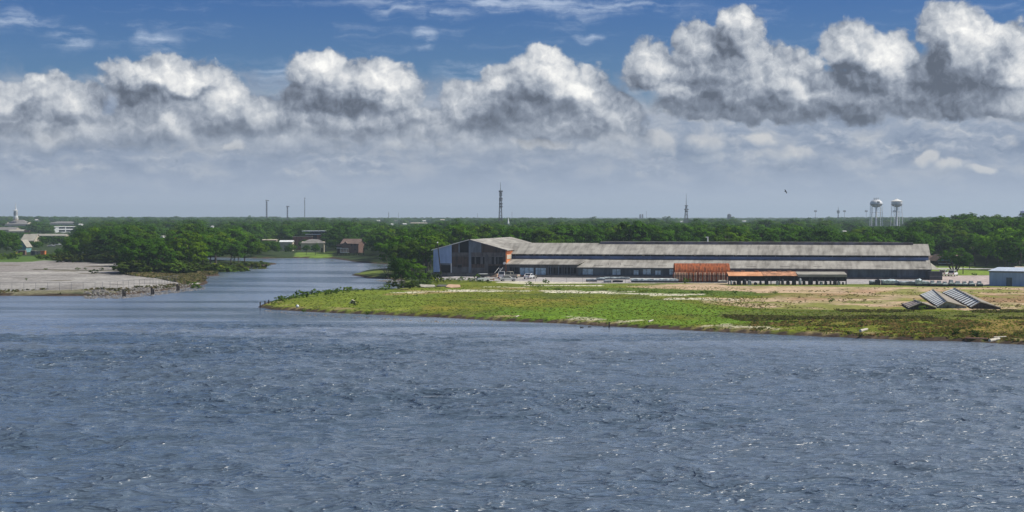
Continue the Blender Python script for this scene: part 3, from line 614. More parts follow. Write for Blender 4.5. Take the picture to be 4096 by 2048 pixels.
# ------------------------------------------------------------------ rusty arched frame shed
def quonset():
    Y0 = 428.; q = thing('arched_shed', (PX(2699, Y0), Y0, LAND), R(-3), 'rusty red arched shed whose ribs stand bare like a cage', 'shed')
    L = (2920-2699)/F*Y0; Wd = 9.; Ht = ZY(1054, Y0+4.)-LAND
    def prof(t, g=0.): a = math.pi*t; return (Wd/2-(Wd/2+g)*math.cos(a)*(1-.0), (Ht+g)*math.sin(a)**.62)
    sh = MB(); n = 18; nr = 36; vs = []
    for i in range(nr*2+1):
        g = .1*(i % 2); x = L*i/(nr*2)
        for k in range(n+1): y, z = prof(.105+.79*k/n, g); vs.append((x, y, z))
    sh.add(vs, [(i*(n+1)+k, (i+1)*(n+1)+k, (i+1)*(n+1)+k+1, i*(n+1)+k+1) for i in range(nr*2) for k in range(n)])
    s_ = sh.build('roof_shell', M['rust'], q); md = s_.modifiers.new('thick', 'SOLIDIFY'); md.thickness = .08
    for i in range(nr+1):
        x = L*i/nr; rb = MB()
        ys = [prof(t) for t in (.004, .03, .06, .085, .125)]
        for (a, b_) in zip(ys, ys[1:]): rb.tube((x, a[0]-.08, a[1]), (x, b_[0]-.08, b_[1]), .11, n=4)
        rb.build('rib', M['rustpale'] if i % 3 or i < 8 else M['rust'], q)
    bk = MB()
    for i in range(0, nr+1, 2):
        x = L*i/nr; ys = [prof(t) for t in (.996, .96, .92, .88)]
        for (a, b_) in zip(ys, ys[1:]): bk.tube((x, a[0], a[1]), (x, b_[0], b_[1]), .1, n=4)
    bk.build('back_frame', M['rust'], q)
    MB().box(0, L, -.1, 0, Ht*.60, Ht*.64).build('purlin', M['rust'], q)
    MB().box(.5, L-.5, 2.2, Wd-1.5, 0, 1.9).build('stored_goods', M['pallet'], q)
quonset()
# ------------------------------------------------------------------ open-fronted sheds to its right
ORD = ['first','second','third','fourth','fifth','sixth','seventh','eighth','ninth','tenth','eleventh','twelfth','thirteenth','fourteenth','fifteenth','sixteenth','seventeenth','eighteenth','nineteenth','twentieth','twenty-first','twenty-second','twenty-third','twenty-fourth']
def opensheds():
    Y0 = 413.; s = thing('open_shed', (PX(2914, Y0), Y0, LAND), R(-2), 'low open-fronted shed roofed in orange, rusty and grey sheets', 'shed')
    X = lambda px: (px-2914)/F*Y0
    ze, zt = ZY(1103, Y0)-LAND, ZY(1087, Y0+4.5)-LAND
    roofplane('roof', X(2914), X(3053), 0, ze, 4.5, zt, M['orange'], .12, s)['label'] = 'faded orange roof section'
    roofplane('roof', X(3053), X(3190), 0, ze+.03, 4.5, zt+.08, M['orange2'], .12, s)['label'] = 'patched rusty orange roof section'
    roofplane('roof', X(3190), X(3386), .4, ze+.35, 4.5, zt+.05, M['greyroof'], .12, s)['label'] = 'grey roof section'
    MB().box(X(3190), X(3386), .25, .38, ze-.3, ze+.33).build('fascia', M['greyroof'], s)
    for px in (2935, 2978, 3034, 3085, 3125, 3165): MB().box(X(px)-.5, X(px)+.5, 4.2, 4.5, zt+.05, zt+.28).build('roof_vent', M['rustpale'], s)
    MB().box(0, X(3386), 1.2, 1.35, ze-1.35, ze-.1).build('under_roof_shade', M['pallet'], s)  # dark sheet standing in for the shade beneath the shed roof
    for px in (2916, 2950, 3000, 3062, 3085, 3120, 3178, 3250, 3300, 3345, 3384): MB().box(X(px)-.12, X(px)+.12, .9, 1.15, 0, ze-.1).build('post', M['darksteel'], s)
    MB().box(0, X(3386), 4.2, 4.35, zt-1.2, zt-.15).build('back_rail', M['purple'], s)
    items = [(2925,9,1.1),(2938,8,.9),(2957,12,1.35),(2978,16,1.5),(2998,12,1.2),(3022,10,.8),(3042,10,1.0),(3066,12,1.6),(3110,9,1.2),(3130,12,1.5),(3152,11,1.1),(3176,14,1.5),(3200,12,1.7),(3216,8,1.2),(3240,12,1.8),(3268,12,1.3),(3285,8,.9),(3303,8,1.1),(3322,8,1.4),(3338,7,1.0),(3355,9,1.1),(3372,8,.8)]
    for i, (px, w_, h) in enumerate(items):
        Y = Y0-1.-(i % 3)*.3; m = MB(); x0 = (w_/2)/F*Y
        if i % 3 == 0:
            m.lathe([(x0*.9, 0), (x0, .3), (x0*.95, h*.8), (x0*.6, h)], 12)
        elif i % 3 == 1:
            m.prism([(-x0, 0), (x0, 0), (x0, h*.55), (x0*.5, h), (-x0*.6, h), (-x0, h*.7)], -.8, .8)
        else:
            m.prism([(-x0, 0), (x0, 0), (x0*.9, h*.8), (x0*.2, h*.85), (-x0*.3, h), (-x0*.95, h*.6)], -.7, .7)
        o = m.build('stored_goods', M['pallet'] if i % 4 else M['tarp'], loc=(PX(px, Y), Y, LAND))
        props(o, ('dark rounded', 'dark tarp-covered', 'dark boxy')[i % 3]+' goods at the low open-fronted shed, '+ORD[i]+' from its left end', 'goods', 'dark goods under the open shed')
opensheds()

# ------------------------------------------------------------------ piles and pallets along the yard edge
def lump(m, x0, x1, y0, y1, z0, z1, seed):
    rr = random.Random(seed); nx_, ny_ = max(3, int((x1-x0)/.5)), 3; vs = []
    for j in range(ny_+1):
        for i in range(nx_+1):
            e = 0 if i in (0, nx_) or j in (0, ny_) else 1
            vs.append((x0+(x1-x0)*i/nx_, y0+(y1-y0)*j/ny_, z1+(rr.random()-.5)*(z1-z0)*.35-(0 if e else (z1-z0)*.22)))
    k = len(vs); fs = [(j*(nx_+1)+i, j*(nx_+1)+i+1, (j+1)*(nx_+1)+i+1, (j+1)*(nx_+1)+i) for j in range(ny_) for i in range(nx_)]
    rim = [i for i in range(nx_+1)]+[(j)*(nx_+1)+nx_ for j in range(1, ny_+1)]+[ny_*(nx_+1)+i for i in range(nx_-1, -1, -1)]+[j*(nx_+1) for j in range(ny_-1, 0, -1)]
    lo = [(vs[i][0], vs[i][1], z0) for i in rim]; n = len(rim)
    fs += [(rim[i], k+i, k+(i+1) % n, rim[(i+1) % n]) for i in range(n)]+[tuple(k+i for i in range(n))[::-1]]
    m.add(vs+lo, fs)
def pile(px0, px1, py, hpx, label, mtop='tarplight', mbot='pallet', name='wrapped_pile', dy=1.6, split=.4, group=None, cat='pile'):
    g = G((px0+px1)/2, py); Y = g[1]; w_ = (px1-px0)/F*Y/2; h = hpx/F*Y
    t = thing(name, g, R(random.uniform(-3, 3)), label, cat, group)
    m = MB(); lump(m, -w_, w_, 0, dy, h*split, h, px0); m.build('cover', M[mtop], t)
    MB().box(-w_*.97, w_*.97, .05, dy-.05, 0, h*split+.02).build('base', M[mbot], t)
    return t
pile(2344, 2388, 1127, 12, 'low dark pile at the left end of the yard edge piles', 'tarp', group=None)
pile(2385, 2420, 1122, 11, 'short pale heap of broken sheets behind the dark piles')
pile(2416, 2446, 1131, 11, 'small dark box-shaped pile nearest the grass', 'tarp')
pile(2450, 2492, 1130, 9, 'low wedge of dark timbers beside the pale heap', 'pallet')
pile(2415, 2520, 1118, 10, 'long pale heap of broken sheets at the loading platform')
pile(2524, 2714, 1131, 16, 'very long pale wrapped stack left of the rusty arched shed', split=.45, dy=2.5)
pile(2772, 2800, 1128, 8, 'small cream crate in front of the arched shed', 'concrete')
pile(2872, 2908, 1131, 10, 'pale wrapped pallet at the right foot of the arched shed', 'concrete')
pile(3480, 3500, 1140, 18, 'narrow grey pallet beside the dark drum', 'tarp', group=None)
pile(3504, 3522, 1140, 22, 'dark green upright drum between two grey pallets', 'darksteel', split=.1)
pile(3532, 3595, 1141, 22, 'wide grey wrapped stack of two rounded layers', 'tarplight', split=.3, dy=3)
pile(3602, 3664, 1143, 18, 'wide low grey wrapped stack right of the two-layer stack', 'tarp', split=.35, dy=3)
pile(3668, 3690, 1145, 29, 'tall pale grey wrapped block, the tallest in the yard row', 'tarplight', split=.3, dy=2)
pile(3692, 3718, 1145, 20, 'squat grey wrapped block right of the tallest one', 'tarplight', split=.5, dy=2)
for i, (a, c, hh) in enumerate([(3722,3744,23),(3749,3772,22),(3774,3794,19),(3799,3820,26),(3823,3848,21),(3852,3872,20),(3878,3902,22),(3910,3933,21)]):
    t = pile(a, c, 1145.5+i*.1, hh*.62, 'grey wrapped pallet load in the yard row, '+('last' if i == 7 else ORD[7-i])+(' before the blue grey building' if i < 7 else ' one, beside the blue grey building'), 'tarplight', 'pallet', 'pallet_load', 1.6, .62, 'wrapped pallet loads along the yard edge', 'pallet load')
    Y = t.location.y; w_ = (c-a)/F*Y/2; h = hh/F*Y; m = MB(); m.box(-w_*.62, w_*.5, .5, 1.4, h*.55, h); lump(m, -w_*.7, w_*.55, .4, 1.5, h*.5, h*.9, i); m.build('load', M['tarp'], t)

# ------------------------------------------------------------------ blue-grey metal building at the right edge
def simple_building(name, px0, px1, Y, py_eave, py_ridge, label, cat='building', wall='cream', roof='greyshingle', depth=10, rz=0, zbase=LAND, hip=0., gable=False, ov=.4, extra=None):
    """gabled box: the ridge runs sideways, or away from us when gable is True"""
    x0, x1 = PX(px0, Y), PX(px1, Y); w_ = x1-x0; he = ZY(py_eave, Y)-zbase; hr = ZY(py_ridge, Y+(0 if gable else depth/2))-zbase
    t = thing(name, ((x0+x1)/2, Y, zbase), rz, label, cat)
    if gable:
        MB().prism([(-w_/2, 0), (w_/2, 0), (w_/2, he), (0, hr-.05), (-w_/2, he)], 0, depth).build('wall', M[wall], t)
        m = MB(); 
        for s in (-1, 1):
            xe = s*(w_/2+ov); ze = he-ov*(hr-he)/(w_/2)
            m.hexa([(0, -ov, hr), (xe, -ov, ze), (xe, depth+ov, ze), (0, depth+ov, hr)], [(0, -ov, hr+.18), (xe, -ov, ze+.18), (xe, depth+ov, ze+.18), (0, depth+ov, hr+.18)])
        m.build('roof', M[roof], t)
    else:
        MB().prism_x([(0, 0), (depth, 0), (depth, he), (depth/2, hr-.05-(hip>0)*(hr-he)*.5), (0, he)], -w_/2, w_/2).build('wall', M[wall], t)
        m = MB(); hx = w_/2-hip
        for s in (-1, 1):
            ye = depth/2+s*(depth/2+ov); ze = he-ov*(hr-he)/(depth/2)
            a = [(-w_/2-ov, ye, ze), (w_/2+ov, ye, ze), (hx+(0 if hip else ov), depth/2, hr), (-hx-(0 if hip else ov), depth/2, hr)]
            m.hexa(a, [(p[0], p[1], p[2]+.15) for p in a])
        if hip:
            for s in (-1, 1): m.slab([(s*(w_/2+ov), -ov, he+.1), (s*(w_/2+ov), depth+ov, he+.1), (s*hx, depth/2, hr+.14)], .1)
        m.build('roof', M[roof], t)
    return t, w_, he, hr
def wins(t, lst, z0, z1, y=-.03, m='glass', frame=None):
    for a, c in lst:
        q = MB().box(a, c, y, .0, z0, z1).build('window', M[m], t)
        if frame:
            f = MB(); f.box(a-.12, c+.12, y-.03, y, z0-.14, z0); f.box(a-.12, c+.12, y-.03, y, z1, z1+.14); f.box(a-.12, a, y-.03, y, z0, z1); f.box(c, c+.12, y-.03, y, z0, z1); f.build('frame', M[frame], q)
t, w_, he, hr = simple_building('metal_building', 3957, 4330, 408, 1084.5, 1070, 'blue grey metal building with a white roof at the right edge', wall='bluepaint', roof='whiteroof', depth=17, ov=.3)
_c = Vector((PX(3957, 408), 408, LAND)); t.rotation_euler.z = R(-33); t.location = _c+Vector((math.cos(R(-33)), math.sin(R(-33)), 0))*(w_/2)
t.children[0].data.materials[0] = mat('blue_grey_metal', (.50,.56,.65), .6, .15, .3, (.36,.42,.52), streak=(1.5,1.5,.15), wave=2.6, wamt=.5)  # blue grey wall colour with vertical streaks
MB().box(-w_/2+4.2, -w_/2+5.6, -.05, 0, 0, 2.1).build('door', M['teal'], t)
MB().box(-w_/2, w_/2, -.12, -.02, he-.28, he-.05).build('gutter', M['steel'], t)
simple_building('outbuilding', 4080, 4200, 470, 1080, 1068, 'small cream-roofed outbuilding peeping over the white metal roof', wall='cream', roof='cream', depth=8)

# ------------------------------------------------------------------ long striped roofs lying in the bare earth
def striped(pl_near, pr_near, rdg_near, pl_far, rdg_far, n, label, mstrip, mdark, gable_m, tin=0):
    ze, zr = 1.5, 2.45
    def gp(p, z): Y = F*(H-z)/(p[1]-HY); return Vector(((p[0]-CX)/F*Y, Y, z))
    A, B, Cn = gp(pl_near, ze), gp(pr_near, ze), gp(rdg_near, zr); Af, Cf = gp(pl_far, ze), gp(rdg_far, zr)
    Cn.y = max(Cn.y, A.y-.5); Bf = B+(Af-A)
    root = thing('greenhouse_roof', (A.x, A.y, LAND), 0, label, 'roof frame'); o = root.location
    loc = lambda v: tuple(v-o)
    MB().add([loc(v) for v in (A, B, Cn)]+[loc(Vector((v.x, v.y, LAND-.2))) for v in (B, A)], [(0, 4, 3, 1, 2)]).build('gable_end', gable_m, root)
    m = MB(); m.slab([loc(v) for v in (A+Vector((0,0,-.08)), Cn+Vector((0,0,-.08)), Cf+Vector((0,0,-.08)), Af+Vector((0,0,-.08)))], .05); m.build('sheathing', mdark, root)
    m = MB(); m.slab([loc(v) for v in (Cn, B, Bf, Cf)], .1); m.build('far_slope', M['roof2'] if not tin else M['greyroof'], root)
    m = MB(); m.slab([loc(v) for v in (A, Af, Vector((Af.x, Af.y, LAND)), Vector((A.x, A.y, LAND)))], .1); m.build('low_wall', M['purple'], root)
    rr = random.Random(n)
    for i in range(n):
        t0, t1 = (i+.02)/n, (i+.52+rr.random()*.1)/n
        q = [A.lerp(Af, t0), Cn.lerp(Cf, t0), Cn.lerp(Cf, t1), A.lerp(Af, t1)]
        ext = (q[0]-q[1])*.02
        MB().slab([loc(v+Vector((0, 0, .06))) for v in (q[0]+ext, q[1], q[2], q[3]+ext)], .06).build('roof_strip', mstrip, root)
    rd = MB(); d = (Cf-Cn); 
    for i in range(n): rd.tube(loc(Cn+d*(i/n)+Vector((0,0,.1))), loc(Cn+d*((i+.8)/n)+Vector((0,0,.1))), .13, n=5)
    rd.build('ridge_cap', M['greyroof'], root)
    ct = MB(); v = (B-Cn); ct.tube(loc(Cn+Vector((0,-.1,.08))), loc(B+Vector((0,-.1,.08))), .1, n=4); ct.tube(loc(Cn+Vector((0,-.1,.08))), loc(A+Vector((0,-.1,.08))), .1, n=4); ct.build('verge', M['greyroof'], root)
    return root
striped((3753,1227), (3866,1227), (3808,1211), (3680,1177), (3730,1158), 11, 'long low greenhouse roof with pale strips, the middle of three', M['strip'], M['darksteel'], mat('grey_gable_glazing', (.20,.24,.27), .6, .4, .9, (.05,.06,.07)))  # gable end in mottled grey
striped((3885,1229), (4003,1232), (3944,1213), (3768,1168), (3814,1152), 12, 'longest greenhouse roof with pale strips and a rusty far edge, the right one of three', M['strip'], M['brown'], M['brown'])
striped((3635,1232), (3745,1231), (3692,1213), (3607,1213), (3655,1201), 4, 'short brown greenhouse roof with four pale strips, the left one of three', mat('pinkish_strip', (.56,.47,.42), .7, .2, .7), M['brown'], M['brown'])

# ------------------------------------------------------------------ vehicles
def car(px, py, rz, kind, paint, label, bed=False, name='parked_car', group='vehicles parked beside the warehouses'):
    t = thing(name, G(px, py), rz, label, {'pickup': 'pickup truck', 'suv': 'car', 'sedan': 'car'}[kind], group)
    L, Wd = (5.2, 1.9) if kind == 'pickup' else (4.7, 1.85)
    P_ = {'pickup': [(-2.6,.45),(-2.6,1.0),(-.5,1.05),(-.45,1.1),(1.5,1.12),(2.45,1.0),(2.6,.75),(2.6,.45)],
          'suv': [(-2.3,.45),(-2.35,1.05),(1.2,1.12),(2.2,.98),(2.35,.7),(2.3,.45)], 'sedan': [(-2.3,.42),(-2.3,.85),(-1.6,.95),(1.0,.95),(2.1,.8),(2.3,.6),(2.25,.42)]}[kind]
    Cb = {'pickup': [(-.5,1.08),(-.35,1.75),(.75,1.75),(1.35,1.1)], 'suv': [(-2.25,1.05),(-2.0,1.75),(.35,1.75),(1.15,1.1)], 'sedan': [(-1.6,.93),(-1.0,1.4),(.3,1.4),(1.0,.93)]}[kind]
    b = MB().prism(P_, -Wd/2, Wd/2).build('body', paint, t); bv = b.modifiers.new('bevel', 'BEVEL'); bv.width = .08; bv.segments = 2
    MB().prism(Cb, -Wd/2+.12, Wd/2-.12).build('windows', M['glass'], t)
    top = [(p[0], p[1]) for p in Cb[1:3]]; r_ = MB().box(top[0][0]-.05, top[1][0]+.05, -Wd/2+.1, Wd/2-.1, top[0][1], top[0][1]+.07).build('roof', paint, t)
    pl = MB()
    for s in (-1, 1):
        for (a, c) in zip(Cb[:2], Cb[1:3]) : pl.tube((a[0], s*(Wd/2-.12), a[1]), (c[0], s*(Wd/2-.12), c[1]), .05, n=4)
        pl.tube((Cb[3][0], s*(Wd/2-.12), Cb[3][1]), (Cb[2][0], s*(Wd/2-.12), Cb[2][1]), .05, n=4)
    pl.build('pillars', paint, t)
    for sx in (-1.45, 1.5):
        for s in (-1, 1):
            w = MB().tube((sx, s*(Wd/2-.2), .34), (sx, s*(Wd/2+.02), .34), .34, n=14).build('wheel', M['tyre'], t)
            MB().tube((sx, s*(Wd/2+.02), .34), (sx, s*(Wd/2+.04), .34), .2, n=10).build('rim', M['chrome'], w)
    for s in (-1, 1):
        MB().box(-L/2-.02 if kind == 'pickup' else -2.37, -2.2, s*(Wd/2-.2)-.12, s*(Wd/2-.2)+.12, .7, .95).build('tail_light', M['red'], t)
        MB().box(2.1, 2.37 if kind != 'pickup' else 2.62, s*(Wd/2-.3)-.18, s*(Wd/2-.3)+.18, .62, .8).build('headlight', M['chrome'], t)
    if kind == 'pickup': MB().box(-2.5, -.6, -Wd/2+.15, Wd/2-.15, 1.04, 1.07).build('bed', M['pallet'], t)
    return t
car(2006, 1112, R(88), 'pickup', M['carwhite'], 'white pickup seen from behind below the small warehouse door')
car(2042, 1112, R(150), 'pickup', M['carbeige'], 'beige pickup parked right of the white one')
car(2031, 1125, R(10), 'sedan', M['carsilver'], 'silver car nearest the grass, in front of the two pickups')
car(2117, 1115, R(70), 'sedan', M['carwhite'], 'white car parked alone before the pale blue windows')
t = thing('utility_trailer', G(2136, 1114), R(80), 'small beige trailer right beside the lone white car', 'trailer')
MB().box(-1.2, 1.2, -.6, .6, .45, .6).build('deck', M['carbeige'], t); m = MB()
for a in (-1.15, 0, 1.15):
    for s in (-.55, .55): m.box(a-.04, a+.04, s-.04, s+.04, .6, 1.2)
m.build('side_rails', M['carbeige'], t)
for s in (-1, 1): MB().tube((0, s*.62, .3), (0, s*.75, .3), .3, n=10).build('wheel', M['tyre'], t)
car(3776, 1104, R(62), 'suv', M['carwhite'], 'white car behind the yard, right of the dark container', group='cars parked behind the pallet row')
car(3812, 1105, R(62), 'suv', M['carwhite'], 'white car with dark windows under the bare-stemmed tree', group='cars parked behind the pallet row')
t = thing('container', G(3744, 1121), 0, 'dark open container at the right end of the long warehouse', 'container')
MB().box(-1.7, 1.7, 0, 5, .35, 2.3).build('body', M['darksteel'], t); MB().box(-1.6, 1.6, -.05, 0, 1.0, 1.15).build('rail', M['steel'], t); MB().box(-1.7, 1.7, -.02, 4.9, 0, .33).build('base', M['pallet'], t)
# pale cart with a dark driver-side frame at the grass edge
t = thing('utility_cart', G(1934, 1127), R(15), 'pale utility cart with a roof on thin posts at the grass edge', 'cart')
MB().prism([(-1.7,.35),(1.5,.35),(1.6,.8),(.9,1.1),(-1.0,1.1),(-1.7,.8)], -.7, .7).build('body', M['carwhite'], t)
for sx in (-1.0, .7):
    for s in (-.62, .62): MB().tube((sx, s, 1.0), (sx+.1, s, 2.0), .07, n=4).build('post', M['pallet'], t)
MB().box(-1.2, 1.0, -.75, .75, 2.0, 2.12).build('roof', M['carwhite'], t); MB().box(-.5, .2, -.5, .5, 1.1, 1.55).build('seat', M['pallet'], t)
for sx in (-1.1, 1.0):
    for s in (-1, 1): MB().tube((sx, s*.62, .32), (sx, s*.78, .32), .32, n=10).build('wheel', M['tyre'], t)
t = thing('barrier', G(1964, 1127), 0, 'small orange and white barrier beside the cart', 'barrier')
MB().box(-.9, .9, -.05, .05, .5, .8).build('board', M['clay'], t)
for s in (-.8, .7): MB().box(s, s+.14, -.12, .12, 0, 1.0).build('leg', M['orangered'], t)
# slabs and oddments on the grass
def slab(px, py, w_, d, label, m, name='slab', tilt=4, th=.22):
    o = MB().slab([(-w_/2, 0, .15), (-w_*.1, -d*.35, .12), (w_/2, 0, .2), (w_*.42, d, .3), (-w_*.35, d*1.1, .28)], th).build(name, M[m], loc=G(px, py))
    o.rotation_euler = (R(tilt), R(tilt*.5), 0); return props(o, label, 'slab')
slab(1705, 1148, 4.4, 2.6, 'grey concrete slab lying at the edge of the dark bushes', 'concrete')
slab(1768, 1146, 2.6, 1.6, 'small grey slab between the large grey and the reddish slab', 'plinth')
slab(1812, 1150, 3.6, 4.0, 'reddish earth-coloured slab right of the grey slabs', 'clay')
def log(pa, pb, r_, label, m='drift', z=LAND+.15):
    a, b_ = Vector(G(*pa, z)), Vector(G(*pb, z)); o = MB().tube((0, 0, 0), b_-a, r_, r_*.7, 7).build('driftwood_log', M[m], loc=a); return props(o, label, 'log')
log((3441,1323), (3469,1316), .22, 'thick pale log on the right bank, left of the two dark shrubs', z=1.3)
log((3958,1362), (3997,1354), .22, 'short pale log near the waterline at the far right', z=1.0)
log((3862,1351), (3950,1354), .12, 'long thin weathered pole lying along the waterline at the far right', 'rustpale', z=1.)
log((3975,1349), (4025,1346), .09, 'thin grey pole behind the short pale log', z=1.2)
log((2594,1286), (2612,1280), .13, 'small pale log on the green bank below the concrete strips', z=1.3)
log((2063,1267), (2075,1262), .1, 'small bleached branch near the middle of the green bank', z=1.3)
log((2415,1307), (2434,1304), .1, 'thin stick at the waterline by the stubby mooring post', 'pole', z=.5)
o = MB().lathe([(.2, 0), (.3, .2), (.2, .4), (.08, .5)], 8).build('boulder', M['white'], loc=G(1190, 1229)); props(o, 'small white stone near the tip of the grass point', 'stone')
o = MB().prism([(-.6, 0), (.7, 0), (.4, .5), (0, .7), (-.3, .3)], -.5, .5).build('broken_board', M['drift'], loc=G(1408, 1212)); props(o, 'pale broken board beside a dark bush on the grass point', 'board')

# ------------------------------------------------------------------ pilings, poles, fences
for px, py, top, lab in ((493,1184,1158,'thick dark piling off the stone bank, the one nearest the left edge'), (607,1175,1150,'dark piling off the stone bank, middle of three'), (709,1161,1136,'dark piling off the stone bank, the one nearest the river bend')):
    g = G(px, py+3, 0); o = MB().tube((0, 0, -1.5), (0, 0, ZY(top, g[1])), .26, .22, 8); o.tube((.4, .1, -1.5), (.42, .1, ZY(top+7, g[1])), .2, .17, 8)
    props(o.build('piling', M['pole'], loc=g), lab, 'piling', 'pilings along the left bank')
for px, py, top, mm, lab in ((1041,1226,1207,'brown','reddish post nearest the tip of the point'), (1060,1222,1203,'pole','dark post in the middle of the three at the point'), (1075,1220,1199,'pole','tallest dark post of the three at the point')):
    g = G(px, py, .3); props(MB().tube((0, 0, -1), (.0, 0, ZY(top, g[1])-.3), .16, .13, 7).build('mooring_post', M[mm], loc=g), lab, 'post', 'posts at the tip of the point')
props(MB().tube((0, 0, -1), (.05, 0, .9), .16, .12, 7).build('mooring_post', M['pole'], loc=G(2436, 1310, 0)), 'stubby dark post at the waterline below the middle of the grass bank', 'post')
p = thing('utility_pole', G(1766, 1113), 0, 'dark leaning timber pole in front of the pale blue warehouse end', 'pole')
Yp = p.location.y; MB().tube((0, 0, 0), (PX(1750, Yp)-PX(1766, Yp), 0, ZY(972, Yp)-LAND), .17, .11, 7).build('shaft', M['pole'], p)
MB().lathe([(.05, 0), (.2, .1), (.2, .3), (.05, .4)], 8, PX(1750, Yp)-PX(1766, Yp), 0).build('lamp_head', M['white'], p, loc=(0, 0, ZY(972, Yp)-LAND-.1))
def pole(px, Y, ptop, label, name='utility_pole', r_=.14, m='pole', head=None, group=None, z=LAND):
    g = (PX(px, Y), Y, z); t = thing(name, g, 0, label, 'pole', group); h = ZY(ptop, Y)-z
    MB().tube((0, 0, 0), (0, 0, h), r_, r_*.7, 6).build('shaft', M[m], t)
    if head == 'T': MB().box(-1., 1., -.08, .08, h-.6, h-.45).build('crossarm', M[m], t)
    if head == 'lamp': MB().lathe([(.1, h), (.5, h+.1), (.5, h+.5), (.1, h+.7)], 8).build('lamp_head', M['white'], t)
    return t
pole(2502, 545, 945, 'thin pole with a small white lamp behind the long roof', head='lamp')
pole(2011, 620, 938, 'dark pole in the trees behind the gabled warehouse roof', head='T')
pole(3108, 560, 915, 'thin dark pole rising from the trees behind the middle of the long roof', head='T')
pole(1185, 815, 938, 'dark pole in front of the brick house on the far bank', head='T')
pole(1067, 900, 945, 'dark pole left of the pale flat roof on the far bank', head='T')
pole(1397, 760, 940, 'pole with crossarm behind the brown house on stilts', head='T', m='steel')
pole(3878, 545, 1010, 'thin pole standing on the lawn right of the bare-stemmed tree', head='T')
pole(3752, 560, 1045, 'short pole at the corner of the long warehouse', head=None)
def fence(pts, h, step, label, m='steel', mesh=True, name='chain_link_fence'):
    t = thing(name, G(*pts[0]), 0, label, 'fence'); o = t.location; W = [Vector(G(*p_)) for p_ in pts]; n = 0; wires = MB()
    for a, b_ in zip(W, W[1:]):
        k = max(1, round((b_-a).length/step))
        for i in range(k):
            if n < 96: q = a.lerp(b_, i/k); MB().tube((0, 0, 0), (0, 0, h), .035, n=5).build('post', M[m], t, loc=q-o); n += 1
        wires.tube(a-o+Vector((0, 0, h)), b_-o+Vector((0, 0, h)), .03, n=4)
        if mesh:
            for z in (.35, .7, 1.05, 1.4): wires.tube(a-o+Vector((0, 0, z*h/1.8)), b_-o+Vector((0, 0, z*h/1.8)), .012, n=3)
    wires.build('rail_and_wires', M[m], t)
fence([(-260,1166),(0,1164),(380,1162),(470,1157),(600,1146),(715,1130)], 1.9, 2.6, 'chain link fence along the edge of the old concrete apron')
fence([(1745,1119),(1900,1124),(2080,1128),(2330,1131),(2560,1134)], 1.6, 4., 'thin wire fence along the near edge of the warehouse yard', mesh=False)
fence([(1706,1106),(1735,1108)], 2.2, 1.4, 'short grey fence panel left of the pale blue warehouse end', 'steel')
# ------------------------------------------------------------------ far-off houses, church, towers
KEEP = []            # sight lines kept open: (px0, px1, py_top, py_bottom, distance)
def keep(a, c, t, b_, Y): KEEP.append((a, c, t, b_, Y))
# church with a white steeple
t, w_, he, hr = simple_building('church', 18, 108, 2020, 897, 880, 'church with a broad grey roof and a tall white steeple at the far left', 'church', 'cream', 'greyshingle', 30, hip=9)
sx = PX(57, 2020)-t.location.x; z_ = lambda py: ZY(py, 2022)-LAND
st = MB().lathe([(3.3, z_(881)), (3.3, z_(873)), (2.9, z_(872)), (2.9, z_(870))], 8, sx, 6).build('steeple', M['cream'], t)
MB().lathe([(3.5, z_(874)), (3.5, z_(871.5)), (2.7, z_(871)), (2.7, z_(868.5)), (3.0, z_(868.5)), (3.0, z_(866.8)), (2.4, z_(866.5)), (2.3, z_(844)), (2.7, z_(843.5)), (2.9, z_(841.5)), (2.2, z_(840.5)), (1.0, z_(839))], 12, sx, 6).build('lantern', M['white'], st)
MB().lathe([(1.3, z_(840.3)), (.9, z_(836)), (.55, z_(828)), (.15, z_(811))], 8, sx, 6).build('spire', M['white'], st)
for k in range(8):
    a = k*math.pi/4+.2; c, s = math.cos(a), math.sin(a)
    MB().box(-.42, .42, -.1, .1, z_(862), z_(848)).build('louvre', M['steel'], st, loc=(sx+2.35*c, 6+2.35*s, 0)).rotation_euler = (0, 0, a+math.pi/2)
keep(18, 108, 812, 905, 2020)
simple_building('hall', 196, 296, 2300, 893, 886, 'wide grey-roofed hall just behind the white office block', 'building', 'cream', 'greyshingle', 30, hip=8); keep(200, 290, 885, 900, 2300)
t, w_, he, hr = simple_building('office_block', 216, 316, 1855, 907, 905.5, 'white two-storey office block with dark window bands among the trees at left', 'building', 'white', 'whiteroof', 16, rz=R(38))
for i, (z0, z1) in enumerate(((.8, 3.0), (4.2, 6.0))):
    for a, c in ((-w_/2+5, -w_/2+12.5), (-w_/2+13.5, w_/2-1)): wins(t, [(a, c)], z0, z1)
keep(222, 290, 903, 930, 1855)
simple_building('flat_roofed_building', -60, 56, 1500, 920, 909, 'large curved grey roof at the left edge', 'building', 'cream', 'greyshingle', 24); keep(0, 50, 908, 922, 1500)
t, w_, he, hr = simple_building('long_building', 34, 117, 1480, 925, 918.5, 'long tan building with a brick end block below the church', 'building', 'cream', 'greyroof', 12)
MB().box(w_/2-4.4, w_/2+.05, -.2, 11, 0, he+1.2).build('end_block', M['brick'], t); keep(34, 117, 917, 930, 1480)
t, w_, he, hr = simple_building('long_building', 120, 262, 1300, 943, 936, 'long low building with a pale roof in front of the white office block', 'building', 'cream', 'greyroof', 10)
wins(t, [(x_, x_+2.) for x_ in np.arange(-w_/2+1, w_/2-3, 3.4)], .6, 2.2); keep(120, 262, 935, 946, 1300)
simple_building('roofed_wing', 84, 136, 1120, 963, 937, 'steep grey roofed wing with an open porch, left of the long pale roof', 'building', 'cream', 'greyroof', 18); keep(88, 134, 936, 966, 1120)
